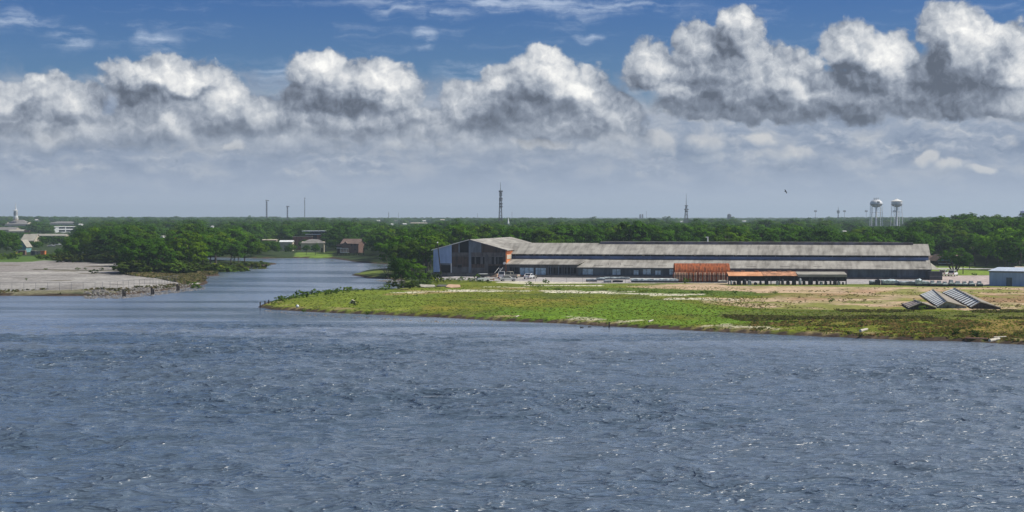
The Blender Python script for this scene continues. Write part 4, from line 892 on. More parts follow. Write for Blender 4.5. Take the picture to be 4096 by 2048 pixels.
t, w_, he, hr = simple_building('gabled_house', 72, 104, 800, 985, 962, 'pale teal house with a steep gable behind the yellow machine', 'house', 'tealpaint', 'greyroof', 9, gable=True); keep(74, 104, 955, 1000, 800)
for px0, px1, pt, mm, lab, nm, cat in ((48,72,1004,'yellow','yellow digger-like machine at the edge of the left bank trees','machine','machine'), (74,100,1003,'brownwood','low brown shed with a flat roof left of the dark container','shed','shed'), (122,139,1004,'cardark','dark container in the row at the far side of the left bank','container','container'), (140,160,1005,'greyroof','pale grey container beside the orange one','container','container'), (161,179,1003,'orangered','orange container, the brightest thing behind the left bank','container','container')):
    Y = 735.; g = (PX((px0+px1)/2, Y), Y, LAND); hw = (px1-px0)/2/F*Y; h = ZY(pt, Y)-LAND; t = thing(nm, g, 0, lab, cat)
    if nm == 'machine':
        MB().prism([(-hw, .4), (hw, .4), (hw, h*.45), (hw*.4, h*.5), (-hw*.3, h*.6), (-hw, h*.4)], -.9, .9).build('body', M[mm], t)
        MB().prism([(-hw*.3, h*.5), (hw*.2, h*.5), (hw*.15, h), (-hw*.25, h)], -.7, .7).build('cab', M['glass'], t)
        MB().tube((hw*.4, 0, h*.5), (hw, 0, h*.9), .15, n=5).build('arm', M[mm], t)
        for s in (-.8, .8): MB().box(-hw, hw, s-.25, s+.25, 0, .5).build('track', M['tyre'], t)
    else:
        MB().box(-hw, hw, 0, 2.4, .2, h).build('body' if nm == 'container' else 'wall', M[mm], t)
        MB().box(-hw-.1, hw+.1, -.15, 2.5, h, h+.15).build('roof', M['greyroof'], t)
        MB().box(-.05, .05, -.04, 0, .4, h-.2).build('door_seam' if nm == 'container' else 'door', M['dark'], t)
keep(48, 180, 1000, 1022, 735)
for px, py, pm_, lab in ((205,988,'carsilver','silver car parked beyond the trees at left, left of two'), (231,983,'carwhite','white car parked beyond the trees at left, right of two')):
    t = car(px, py, R(5), 'sedan', M[pm_], lab, group='cars parked beyond the trees at left')
keep(190, 245, 974, 992, 940)
# far bank of the creek
t, w_, he, hr = simple_building('flat_roofed_building', 1050, 1103, 900, 961, 958, 'pale flat roof showing above the far bank trees, left of the brick house', 'building', 'cream', 'cream', 8); keep(1052, 1100, 952, 963, 900)
Y = 860.; t = thing('modern_house', (PX(1260, Y), Y, LAND), 0, 'modern house with thin white roof edges and a brick wall on the far bank', 'house')
X_ = lambda px: PX(px, Y)-t.location.x; Z_ = lambda py: ZY(py, Y)-LAND
MB().box(X_(1222), X_(1294), 0, 9, 0, Z_(938)).build('wall', M['brown'], t); MB().box(X_(1240), X_(1305), .5, 8.5, Z_(938), Z_(926)).build('upper_wall', M['glass'], t)
MB().box(X_(1208), X_(1312), -.8, 9.5, Z_(926), Z_(922.5)).build('roof', M['white'], t); MB().box(X_(1222), X_(1296), -.7, 4, Z_(938.5), Z_(935.8)).build('roof_edge', M['white'], t)
MB().box(X_(1268), X_(1291), -.15, 0, 0, Z_(940)).build('brick_wall', M['brick'], t)
for px in (1212, 1232, 1260, 1290): MB().tube((X_(px), -.5, Z_(938)), (X_(px), -.5, Z_(926)), .08, n=4).build('post', M['steel'], t)
MB().box(X_(1172), X_(1250), -1.2, -.2, 0, Z_(947)).build('side_wall', M['brick'], t); MB().box(X_(1170), X_(1252), -1.4, 0, Z_(947), Z_(944.6)).build('coping', M['cream'], t)
keep(1172, 1312, 920, 956, 855)
t, w_, he, hr = simple_building('bungalow', 1204, 1296, 800, 973, 958, 'tan bungalow with a grey hipped roof and an arched window on the far bank', 'house', 'cream', 'greyshingle', 9, hip=3.5)
q = MB().prism([(w_/2-1.4, 0), (w_/2-.5, 0), (w_/2-.5, 1.7), (w_/2-.75, 2.1), (w_/2-1.15, 2.1), (w_/2-1.4, 1.7)], -.04, 0).build('arched_window', M['glass'], t)
wins(t, [(-w_/2+1, -w_/2+2.6), (-.8, .8)], .9, 2.1, frame='white'); keep(1205, 1296, 956, 1012, 795)
simple_building('porch', 1120, 1170, 830, 968, 962, 'low white-edged porch roof left of the tan bungalow', 'building', 'cream', 'white', 5); keep(1125, 1168, 960, 976, 830)
Y = 738.; t = thing('stilt_house', (PX(1392, Y), Y, .2), R(-14), 'brown wooden house on stilts with a white balcony at the water', 'house')
X_ = lambda px: (px-1392)/F*Y; Z_ = lambda py: ZY(py, Y)-.2
MB().prism_x([(0, Z_(1012)), (8, Z_(1012)), (8, Z_(974)), (4, Z_(958)), (0, Z_(974))], X_(1366), X_(1436)).build('wall', M['brownwood'], t)
m = MB()
for s in (-1, 1): ye = 4+s*4.6; m.hexa([(X_(1360), ye, Z_(976)), (X_(1441), ye, Z_(976)), (X_(1441), 4, Z_(957)), (X_(1360), 4, Z_(957))], [(X_(1360), ye, Z_(974.5)), (X_(1441), ye, Z_(974.5)), (X_(1441), 4, Z_(955.5)), (X_(1360), 4, Z_(955.5))])
m.build('roof', M['shingle'], t)
MB().prism([(X_(1372), Z_(976)), (X_(1394), Z_(976)), (X_(1383), Z_(966))], -.8, 3).build('dormer', M['shingle'], t)
MB().box(X_(1343), X_(1366), 1, 7, Z_(1014), Z_(984)).build('side_wing', M['brown'], t); MB().box(X_(1340), X_(1368), .6, 7.4, Z_(984), Z_(979)).build('wing_roof', M['shingle'], t)
bal = MB(); bal.box(X_(1364), X_(1398), -1.6, 0, Z_(1010.5), Z_(1008.5)).build('balcony', M['white'], t)
rl = MB(); rl.box(X_(1364), X_(1398), -1.65, -1.55, Z_(994), Z_(992.5))
for k in range(6): x_ = X_(1365+k*6.4); rl.box(x_-.05, x_+.05, -1.64, -1.56, Z_(1009), Z_(993))
rl.build('balcony_rail', M['white'], t)
MB().box(X_(1342), X_(1363), .4, .9, Z_(993.5), Z_(991.5)).build('awning', M['white'], t)
wins(t, [(X_(1404), X_(1408)), (X_(1420), X_(1424))], Z_(983), Z_(977)); wins(t, [(X_(1374), X_(1390))], Z_(1006), Z_(996)); wins(t, [(X_(1420), X_(1424))], Z_(1000), Z_(994))
for px in (1346, 1362, 1380, 1397, 1415, 1434):
    for y_ in (.4, 4, 7.6): MB().tube((X_(px), y_, -1.5), (X_(px), y_, Z_(1012)), .16, n=6).build('stilt', M['pole'], t)
MB().box(X_(1383), X_(1416), -4.2, -1.4, .35, .55).build('dock', M['drift'], t); keep(1340, 1440, 954, 1034, 730)
# right-hand house beyond the lawn
t, w_, he, hr = simple_building('gabled_house', 3748, 3806, 585, 1043, 1021, 'teal-gabled house beyond the lawn at right', 'house', 'brown', 'shingle', 12, gable=True)
MB().prism([(-w_/2, he), (w_/2, he), (0, hr-.1)], -.08, 0).build('gable', M['tealpaint'], t); MB().box(-w_/2+.4, w_/2-.2, -.05, 0, .5, .7).build('porch_rail', M['white'], t); wins(t, [(-1.8, -.6), (.8, 2)], 1., 1.9)
keep(3730, 3870, 1013, 1066, 580)
t, w_, he, hr = simple_building('house', 3800, 3866, 605, 1040, 1016, 'brown-roofed house attached behind the teal-gabled one', 'house', 'teal', 'shingle', 10, hip=2.5)
simple_building('house', 3724, 3752, 610, 1048, 1024, 'small brown roof between the warehouse end and the teal gable', 'house', 'brownwood', 'shingle', 10)
# pale things on and near the horizon
simple_building('block_tower', 1577, 1588, 3000, 881.5, 881, 'small pale square block tower rising from the trees left of centre', 'building', 'cream', 'cream', 5); keep(1575, 1590, 879, 893, 3000)
simple_building('long_building', 1642, 1708, 2500, 892.8, 890.5, 'long cream roof in the far trees left of the gabled warehouse', 'building', 'cream', 'cream', 12); keep(1640, 1710, 889, 895, 2500)
simple_building('hall', 1762, 1777, 2600, 880, 877.5, 'small pale roof on the treeline above the pale blue warehouse end', 'building', 'cream', 'cream', 10); keep(1762, 1777, 876, 882, 2600)
for px, py, Y, lab in ((1696,884,3300,'small white house in the far trees above the long cream roof'), (1513,883,3000,'small white house left of the pale block tower'), (1618,896,2100,'white wall glimpsed right of the pale block tower'), (1565,897,2100,'white wall glimpsed left of the pale block tower'), (2726,886,2600,'small white house far off, near the lattice mast at right'), (2978,885,2600,'white roof far off, right of the lattice mast at right'), (3380,926,1100,'small white roof among the dark trees left of the water towers'), (146,880,2600,'small white roof in the far trees right of the church'), (320,898,1900,'white house front in the trees right of the white office block'), (645,946,1000,'pale roof glimpsed in the big wood'), (845,906,1700,'thin pale roof in the trees above the big wood')):
    simple_building('house', px-6, px+6, Y, py, py-2.2, lab, 'house', 'white', 'whiteroof', 7); keep(px-6, px+6, py-3, py+4, Y)
t = thing('church_spire', (PX(2033, 1500), 1500, LAND), 0, 'slender white church spire poking out of the trees above the gabled roof', 'spire')
z_ = lambda py: ZY(py, 1500)-LAND
MB().box(-1.3, 1.3, -1.3, 1.3, 0, z_(893)).build('tower', M['white'], t); MB().lathe([(1.0, z_(893)), (.75, z_(888)), (.06, z_(869))], 8).build('spire', M['white'], t); keep(2028, 2038, 869, 900, 1500)

def lattice(px, Y, ptop, wb, label, levels, mast_from, plats=(), z0=LAND, m='darksteel', legs=4, r_=.22, wt=None):
    t = thing('lattice_tower', (PX(px, Y), Y, z0), R(12), label, 'tower'); h = ZY(ptop, Y)-z0; hm = ZY(mast_from, Y)-z0; wt = wt or wb*.28
    W = lambda z: wb+(wt-wb)*min(1, z/hm)
    an = [R(45+360/legs*k) for k in range(legs)]
    for a in an: MB().tube((W(0)*math.cos(a), W(0)*math.sin(a), 0), (wt*math.cos(a), wt*math.sin(a), hm), r_, r_*.8, 5).build('leg', M[m], t)
    br = MB()
    for k in range(levels):
        a0, a1 = hm*k/levels, hm*(k+1)/levels
        for i in range(legs):
            p, q = an[i], an[(i+1) % legs]; w0, w1 = W(a0), W(a1)
            P_ = lambda w, a, z: (w*math.cos(a), w*math.sin(a), z)
            br.tube(P_(w0, p, a0), P_(w1, q, a1), r_*.5, n=3); br.tube(P_(w0, q, a0), P_(w1, p, a1), r_*.5, n=3); br.tube(P_(w1, p, a1), P_(w1, q, a1), r_*.5, n=3)
    br.build('bracing', M[m], t)
    MB().tube((0, 0, hm*.98), (0, 0, h), r_*1.6, r_*.5, 5).build('mast', M[m], t)
    for py, w_, th in plats:
        z = ZY(py, Y)-z0; a = MB()
        for i in range(3):
            q = i*2.094; a.tube((w_*math.cos(q), w_*math.sin(q), z), (w_*math.cos(q+2.094), w_*math.sin(q+2.094), z), .25, n=4); a.tube((0, 0, z), (w_*math.cos(q), w_*math.sin(q), z), .2, n=4)
            for u in (0, .33, .66): c0 = Vector((math.cos(q), math.sin(q), 0)).lerp(Vector((math.cos(q+2.094), math.sin(q+2.094), 0)), u)*w_; a.tube(c0+Vector((0, 0, z-th)), c0+Vector((0, 0, z+th)), .28, n=4)
        a.build('antenna_ring', M[m], t)
    return t
lattice(2002, 1500, 729, 2.6, 'tall dark lattice tower with antenna rings behind the gabled roof', 12, 766, ((765.5,1.9,.8),(774,1.2,.8),(781,1.3,.6),(795,1.6,.9),(803,1.5,.5),(815,1.6,.9),(826,1.6,.8)), r_=.2, wt=.7); keep(1995, 2010, 729, 878, 1500)
lattice(2745, 1900, 775, 3.9, 'dark lattice mast standing on the treeline right of centre', 7, 823, ((823,1.9,.5),(838,2.6,.7),(846,1.9,.6)), wt=.8, r_=.25)
lattice(1067, 2300, 802, 1.0, 'tall slim mast with a flat head, the leftmost of three above the wood', 14, 806, ((802,2.6,.8),), legs=3, r_=.3, wt=.9)
lattice(1150, 2400, 824, .8, 'shorter slim mast with a flat head, the middle of three above the wood', 8, 828, ((826,2.3,.9),), legs=3, r_=.3, wt=.8)
lattice(1219, 3200, 791, .7, 'hair-thin tall mast, the rightmost of three above the wood', 16, 800, ((793,.9,1.),), legs=3, r_=.26, wt=.6)
lattice(3353, 2600, 826, .8, 'thin mast with antennas between the floodlight poles left of the water towers', 8, 840, ((845,2.4,1.1),(851,2.,.8)), legs=3, r_=.28, wt=.6)
lattice(1555, 3600, 846, .7, 'tiny thin mast on the horizon above the pale block tower', 6, 852, (), legs=3, r_=.3, wt=.5)
for px, pt, Y, lab in ((1594,851,3600,'tiny flat-topped pole on the horizon right of the block tower mast'), (1910,854,3200,'tiny flat-topped pole on the horizon left of the tall lattice tower'), (2048,849,3200,'tiny flat-topped pole on the horizon right of the tall lattice tower'), (2586,845,3800,'tiny thin pole beside the two pale silos')):
    pole(px, Y, pt, lab, 'antenna_pole', .35, 'darksteel', 'T', 'small poles on the horizon')
for i, px in enumerate((3262, 3378, 3465, 3577)):
    Y = 2200.; z1 = ZY(847, Y)-LAND; t = thing('floodlight_pole', (PX(px, Y), Y, LAND), 0, 'tall floodlight pole on the horizon, '+('leftmost of four','second of four','just left of the round water tower','seen between the legs of the bowl-shaped water tower')[i], 'light pole', 'floodlight poles on the horizon')
    MB().tube((0, 0, 0), (0, 0, z1), .22, .15, 5).build('pole', M['steel'], t); h_ = MB()
    for k in range(3): h_.box(-1.9+k*.1, 1.9-k*.1, -.2, .2, z1-.2+k*.75, z1+.35+k*.75)
    h_.build('lamp_bank', M['steel'], t)
for px, lab in ((2561, 'pale blue-grey silo on the horizon, left one of the pair'), (2570, 'pale blue-grey silo on the horizon, right one of the pair')):
    t = thing('silo', (PX(px, 4200), 4200, LAND), 0, lab, 'silo', 'pair of silos on the horizon'); MB().lathe([(2.1, 0), (2.1, ZY(858, 4200)-LAND)], 14).build('body', M['steel'], t); MB().lathe([(2.2, ZY(858, 4200)-LAND), (.4, ZY(856, 4200)-LAND)], 14).build('cap', M['steel'], t)
# the two water towers
def water_tower(px, Y, kind, label):
    t = thing('water_tower', (PX(px, Y), Y, LAND), R(8), label, 'water tower', 'water towers'); z_ = lambda py: ZY(py, Y)-LAND; u = Y/F
    if kind == 'round':
        Rr = 24.5*u; zt, zb, zm = z_(797), z_(830), z_(814)
        pr = [(Rr*math.sqrt(max(0, 1-((z-zm)/((zt-zm) if z > zm else (zm-zb)))**2)), z) for z in np.linspace(zm-.02, zt, 9)]
        tk = MB().lathe([(Rr, zm-1.0)]+pr[:-1]+[(.6, zt)], 28).build('tank', M['tank'], t, smooth=True)
        pb = [(Rr*math.sqrt(max(0, 1-((z-zm)/(zm-zb))**2)), z) for z in np.linspace(zb+.01, zm-1.0, 8)]
        MB().lathe(pb, 28).build('tank_bottom', M['tan_tank'], t, smooth=True)
        MB().lathe([(Rr+.5, zm-1.1), (Rr+.5, zm-.75), (Rr, zm-.7)], 28).build('catwalk', M['steel'], t)
        an = MB()
        for k in range(7): a = k*.9; an.tube((2.4*math.cos(a)*1.2, 2.4*math.sin(a), zt-.4), (2.4*math.cos(a)*1.2, 2.4*math.sin(a), zt+1.9), .12, n=4)
        an.lathe([(2.9, zt+.6), (2.9, zt+.8)], 12); an.build('antenna_rail', M['steel'], t)
        nl, rl_, zl, rb = 8, Rr*.93, zm-2.0, Rr*1.06
        MB().box(-1.6, 1.6, -Rr-.08, -Rr+.15, zm+.3, zm+2.6).build('emblem', M['steel'], t)
    else:
        Rr = 20.5*u; zt, ze, zb = z_(796), z_(805), z_(829); zm = z_(819)
        MB().lathe([(Rr*1.18, ze-.2), (Rr*1.18, ze), (Rr*.35, z_(798)), (.9, z_(796.5)), (.5, z_(794.5))], 28).build('tank_roof', M['whiteroof'], t)
        MB().lathe([(Rr*1.05, ze-.2), (Rr*1.05, zm)], 28).build('tank', M['tank'], t, smooth=True)
        MB().lathe([(1.2, zb), (Rr*.5, zb+.6), (Rr*.85, z_(823.5)), (Rr*1.05, zm)], 28).build('tank_bottom', M['tan_tank'], t, smooth=True)
        MB().lathe([(Rr+.8, zm-.1), (Rr+.8, zm+.2), (Rr+.2, zm+.2)], 28).build('catwalk', M['steel'], t)
        nl, rl_, zl, rb = 4, Rr*1.0, zm+.2, Rr*1.34
    MB().tube((0, 0, 0), (0, 0, zb+.3), 1.1 if kind == 'round' else 1.25, n=12).build('riser', M['tank'], t)
    an = [2*math.pi*(k+.5)/nl for k in range(nl)]
    for a in an: MB().tube((rb*math.cos(a), rb*math.sin(a), 0), (rl_*math.cos(a), rl_*math.sin(a), zl), .34, .30, 6).build('leg', M['tank'], t)
    br = MB(); n = 4
    for k in range(1, n+1):
        z = zl*k/n*.97; r_ = rb+(rl_-rb)*k/n; z0 = zl*(k-1)/n*.97; r0 = rb+(rl_-rb)*(k-1)/n
        for a, c in zip(an, an[1:]+an[:1]):
            if k < n: br.tube((r_*math.cos(a), r_*math.sin(a), z), (r_*math.cos(c), r_*math.sin(c), z), .12, n=4)
            br.tube((r0*math.cos(a), r0*math.sin(a), z0), (r_*math.cos(c), r_*math.sin(c), z), .05, n=3)
    br.build('bracing', M['steel'], t); keep(px-26, px+26, 795, 905, Y)
water_tower(3505, 1950, 'round', 'water tower with a round flattened white tank, the left one')
water_tower(3587, 1950, 'bowl', 'water tower with a bowl-shaped white tank and conical lid, the right one')
t = thing('domed_tank', (PX(2917, 3300), 3300, LAND), 0, 'dark domed tank peeping over the far treeline', 'tank'); MB().lathe([(4., 0), (4., ZY(862, 3300)-LAND), (3., ZY(857, 3300)-LAND), (.5, ZY(855, 3300)-LAND)], 16).build('body', M['darksteel'], t)
t = thing('blue_tank', (PX(4092, 3000), 3000, LAND), 0, 'small violet-blue tank on the treeline at the right edge', 'tank'); MB().lathe([(5, 0), (5, ZY(845, 3000)-LAND), (1, ZY(842.5, 3000)-LAND)], 16).build('body', mat('violet_tank', (.20,.20,.50), .6, .1), t)
# birds
def bird(loc, rz, sc_, label, mm='bird', fly=True):
    t = MB()
    t.lathe([(.02, -.5), (.09, -.38), (.13, -.1), (.11, .2), (.06, .38), (.09, .45), (.06, .55), (.01, .66)], 8)
    o = t.build('bird', M[mm], loc=loc); o.rotation_euler = (R(90), 0, rz); o.scale = (sc_,)*3; props(o, label, 'bird')
    if fly:
        for s in (-1, 1): MB().slab([(s*.08, .0, .22), (s*.75, .16, .32), (s*1.35, .02, .05), (s*1.3, .0, -.02), (s*.7, .12, -.02), (s*.08, .0, -.12)], .03).build('wing', M[mm], o)
    else:
        MB().tube((0, .05, .45), (0, .32, .55), .045, .05, 6).build('neck', M[mm], o)
    return o
b1 = bird((PX(3142, 260), 260, ZY(766, 260)), R(70), .42, 'dark bird gliding in the sky left of the water towers'); b1.rotation_euler = (R(90), R(35), R(60))
bird(G(3927, 1506, .12), R(80), .6, 'dark water bird floating on the river at right', fly=False)
bird(G(2519, 1437, .1), R(100), .45, 'tiny dark water bird floating below the middle of the bank', fly=False)
for (a, c, y_, lab) in ((2320, 2335, 1310, 'dark half-sunken timber just off the bank, left one'), (2352, 2366, 1308.5, 'dark half-sunken timber just off the bank, right one')):
    A_, B_ = Vector(G(a, y_, .04)), Vector(G(c, y_, .04)); props(MB().tube((0, 0, 0), B_-A_, .16, .1, 7).build('sunken_timber', M['pole'], loc=A_), lab, 'timber')
# ------------------------------------------------------------------ trees
def leaf_mat(name, dark, light, hue=.5):
    m = bpy.data.materials.new(name); m.use_nodes = True; nt = m.node_tree; nt.nodes.clear(); N = NT(nt)
    out = N.n('ShaderNodeOutputMaterial'); oi = N.n('ShaderNodeObjectInfo')
    P = N.n('ShaderNodeTexCoord').outputs['Object']
    n_ = N.noise(P, .55, 3, .6); fr = N.noise(P, 3.2, 2, .5)
    f = N.m('ADD', N.m('MULTIPLY', oi.outputs['Random'], .62), N.m('MULTIPLY', N.rng(n_, .3, .7), .38))
    col = N.mix(f, (*dark, 1), (*light, 1))
    wn = N.n('ShaderNodeTexWhiteNoise', noise_dimensions='1D'); N.put(wn.inputs['W'], N.m('MULTIPLY', oi.outputs['Random'], 91.7))
    col = N.mix(N.m('MULTIPLY', N.rng(wn.outputs['Value'], .76, .98), .7), col, (light[0]*1.7, light[1]*1.05, light[2]*.6, 1))
    col = N.mix(N.rng(N.m('FRACT', N.m('MULTIPLY', wn.outputs['Value'], 7.3)), .62, .95, 0., .55), col, (dark[0]*.75, dark[1]*.85, dark[2]*1.5, 1))
    col = N.mix(N.rng(fr, .3, .7, 0., .45), col, (light[0]*1.35, light[1]*1.35, light[2]*1.1, 1))
    d = N.n('ShaderNodeBsdfDiffuse'); N.put(d.inputs[0], col); tr = N.n('ShaderNodeBsdfTranslucent')
    N.put(tr.inputs[0], N.mix(1., col, (1.3, 1.5, .5, 1), 'MULTIPLY'))
    mx = N.n('ShaderNodeMixShader'); mx.inputs[0].default_value = .24; nt.links.new(d.outputs[0], mx.inputs[1]); nt.links.new(tr.outputs[0], mx.inputs[2])
    nt.links.new(mx.outputs[0], out.inputs[0]); return m
LEAF = leaf_mat('tree_leaves', (.007,.028,.006), (.066,.152,.009))
LEAFY = leaf_mat('yellowing_leaves', (.12,.12,.010), (.20,.17,.015))
LEAFB = leaf_mat('bright_tree_leaves', (.035,.10,.010), (.12,.235,.012))
SHRUB = leaf_mat('shrub_leaves', (.045,.085,.014), (.12,.20,.02))
SHRUBD = leaf_mat('dark_shrub_leaves', (.022,.045,.010), (.06,.09,.014))
BARK = mat('bark', (.12,.10,.085), .95, .3, 1.5, (.05,.042,.035))
def crown_mesh(name, seed, h=12., rx=4.8, zc=.60, rz_=.36, clumps=46, per=46, leaf=.34, flat=1., spread=1.):
    """leaf-sized quads on many small clumps spread through an uneven crown"""
    r = np.random.default_rng(seed); V = []
    lobes = [(0, 0, zc*h, rx, rz_*h)]
    for k in range(5):
        a = r.uniform(0, 6.28); d = rx*r.uniform(.30, .62)*spread; lobes.append((d*math.cos(a), d*math.sin(a), h*(zc+r.uniform(-.20, .18)), rx*r.uniform(.42, .68), rz_*h*r.uniform(.40, .70)))
    cs = []
    for i in range(clumps):
        lb = lobes[r.integers(0, 6)] if r.random() > .3 else lobes[0]; d = r.normal(size=3); d /= np.linalg.norm(d); d[2] = abs(d[2])*1.0 if r.random() < .72 else -abs(d[2])*.7
        q = r.uniform(.62, 1.0); c = np.array([lb[0]+d[0]*lb[3]*q, lb[1]+d[1]*lb[3]*q, lb[2]+d[2]*lb[4]*q]); cs.append((c, r.uniform(.75, 1.55)*h/12, d))
    for c, rad, dd in cs:
        n = int(per*(rad*12/h)**2*.62); d = r.normal(size=(n, 3)); d /= np.linalg.norm(d, axis=1)[:, None]; d[:, 2] = np.where(r.random(n) < .7, np.abs(d[:, 2]), d[:, 2]); 
        p = c+d*rad*r.uniform(.55, 1.05, (n, 1))*np.array([1., 1., .72])
        nn = d*1.1+dd*.8+r.normal(size=(n, 3))*.35+np.array([0, 0, .25]); nn /= np.linalg.norm(nn, axis=1)[:, None]
        u = np.cross(nn, r.normal(size=(n, 3))); u /= np.linalg.norm(u, axis=1)[:, None]; w = np.cross(nn, u); s = (leaf*r.uniform(.6, 1.25, (n, 1)))*h/12
        V.append(np.stack([p-u*s, p-w*s*.75, p+u*s, p+w*s*.75], 1))
    V = np.concatenate(V).reshape(-1, 3); return V, np.arange(len(V)).reshape(-1, 4)
def trunk_mb(seed, h=12., rx=4.8, r0=.26):
    rr = random.Random(seed); m = MB(); p = Vector((0, 0, -.2)); top = Vector((rr.uniform(-.4, .4), rr.uniform(-.4, .4), h*.42)); m.tube(p, top, r0, r0*.6, 7)
    for k in range(5):
        a = k*1.26+rr.random(); e = Vector((math.cos(a)*rx*.6, math.sin(a)*rx*.6, h*rr.uniform(.55, .82))); m.tube(top-Vector((0, 0, rr.uniform(0, h*.14))), e, r0*.42, r0*.14, 5)
    m.tube(top, (top.x, top.y, h*.85), r0*.5, r0*.15, 5); return m
PROTO = []
specs = [(11, 4.7, .56, .39), (12, 5.0, .54, .41), (13, 5.4, .52, .40), (14, 4.2, .54, .43), (15, 5.2, .58, .36), (16, 4.9, .52, .43), (17, 5.8, .56, .37), (18, 4.4, .53, .43)]
def make_tree(i, leafm=None):
    s, rx, zc, rz_ = specs[i]; V, Fq = crown_mesh('crown', s, 12., rx, zc, rz_, 58, 54, .33)
    return V, Fq, trunk_mb(s, 12., rx)
first = []
def tree_proto(i):
    V, Fq, tm = make_tree(i); c = np_mesh('crown', V, Fq, LEAF); t = tm.build('trunk', BARK); return c, t
protos = [tree_proto(i) for i in range(len(specs))]
used = [False]*len(specs)
def place_tree(x, y, h, kind, label, group, leafm=None, wide=1., name='tree', cat='tree', z=LAND):
    e = thing(name, (x, y, z), random.uniform(0, 6.28), label, cat, group, (h/12*wide, h/12*wide, h/12))
    for o in protos[kind]:
        if not used[kind]: q = o
        else: q = o.copy(); COL.objects.link(q)
        q.parent = e
        if leafm and q.name.startswith('crown'):
            q.data = q.data.copy() if False else q.data
            q.material_slots[0].link = 'OBJECT'; q.material_slots[0].material = leafm
    used[kind] = True
    return e
# where trees may stand, as a line in the photo's ground pixels (nearer than this is open ground)
BX = [-4000,180,230,262,480,503,640,745,880,1060,1104,1150,1200,1325,1345,1420,1480,1560,1600,1640,1700,1738,1745,3728,3735,3965,3975,6000]
BY = [1026,1026,1036,1044,1054,1090,1096,1089,1078,1058,1050,1029,1010,1010,1022,1044,1051,1056,1120,1146,1130,1112,1078,1078,1056,1056,1074,1078]
FOOT = []
def footprint(o, x0, x1, y0, y1):
    c, s = math.cos(o.rotation_euler.z), math.sin(o.rotation_euler.z)
    FOOT.append([(o.location.x+x*c-y*s, o.location.y+x*s+y*c) for x, y in ((x0, y0), (x1, y0), (x1, y1), (x0, y1))])
footprint(tall, -W_-4, 6, -6, D_+4); footprint(longb, -2, LL+8, -6, 41)
for o in list(bpy.data.objects):
    if o.type == 'EMPTY' and o.parent is None and o.get('category') in ('house', 'building', 'church'):
        w = max((abs(v[0]) for c in o.children if c.type == 'MESH' for v in c.bound_box), default=5); d_ = max((v[1] for c in o.children if c.type == 'MESH' for v in c.bound_box), default=5)
        footprint(o, -w-3, w+3, -4, d_+3)
def allowed(x, y):
    px, py = proj(x, y, LAND)
    if py > np.interp(px, BX, BY): return False
    xa, ya = np.array([x]), np.array([y])
    if y < 1100 and sdist(xa, ya, WP)[0] > -3.5: return False
    for f in FOOT:
        if abs(y-f[0][1]) < 90 and inside(xa, ya, f)[0]: return False
    return True
def fit(x, y, h, rad):
    """lower a tree that would hide something the photo shows"""
    px, _ = proj(x, y, 0); rp = rad*F/y
    for a, c, t_, b_, Yk in KEEP:
        if y < Yk-2 and px+rp > a and px-rp < c:
            lim = ZY(b_-(2 if Yk > 1000 else 1), y)-LAND
            if h > lim: h = lim
    return h
rt = random.Random(42); cand = []; Yr = 470.
while Yr < 12500:
    sp = 8.2+max(0, Yr-700)/1000*3.2; half = .315*Yr+12; x = -half+rt.random()*sp
    while x < half:
        yy = Yr+rt.uniform(-.45, .45)*sp; xx = x+rt.uniform(-.4, .4)*sp
        if allowed(xx, yy):
            px, _ = proj(xx, yy, 0)
            big = 13.3+3.2*max(0, min(1, (yy-900)/2500)); big += 3.6*max(0, min(1, (px-3560)/200))*max(0, 1-abs(yy-780)/900) - (1.5 if 100 < px < 1300 and yy < 620 else 0)
            if yy > 2500: big += 1.1*math.sin(px*.0031+yy*.0007)+(1.6 if px < 1100 else 0)-(1.3 if 1300 < px < 3300 else 0)
            h = big*(rt.uniform(.62, 1.12) if yy < 2500 else rt.uniform(.92, 1.12))
            if rt.random() < .05 and yy < 3000: h *= 1.14
            if 1590 < px < 1740 and yy < 520: h *= .95
            h = fit(xx, yy, h, h*.38)
            if h > 3.2: cand.append((xx, yy, h))
        x += sp*rt.uniform(.8, 1.2)
    Yr += 7.4+(Yr/1000.)**2*9
cand = [c for c in cand if abs(proj(c[0], c[1], 0)[0]-CX) < 2048+c[2]*.4*F/c[1]]
cand.sort(key=lambda c: c[1])
NIND = 262
ind, rest = cand[:NIND], cand[NIND:]
zones = [(lambda p, y: p < 250, 'bright green tree in the clump at the left edge behind the concrete apron', 'trees at the left edge'),
         (lambda p, y: p < 1110, 'green broadleaf tree in the dense wood on the left bank', 'trees of the left bank wood'),
         (lambda p, y: p < 1560, 'green tree by the houses on the far bank of the creek', 'trees on the far bank'),
         (lambda p, y: p < 1745 or (p < 2150 and y < 560), 'dark green tree in the clump left of the gabled warehouse', 'trees left of the gabled warehouse'),
         (lambda p, y: p < 3735, 'green tree in the front of the wood behind the long warehouse', 'trees behind the warehouses'),
         (lambda p, y: True, 'tall full-crowned green tree beyond the lawn at right', 'tall trees at right')]
for x, y, h in ind:
    px, _ = proj(x, y, 0)
    for test, lab, grp in zones:
        if test(px, y): place_tree(x, y, h, rt.randrange(8), lab, grp, wide=rt.uniform(.95, 1.25)); break
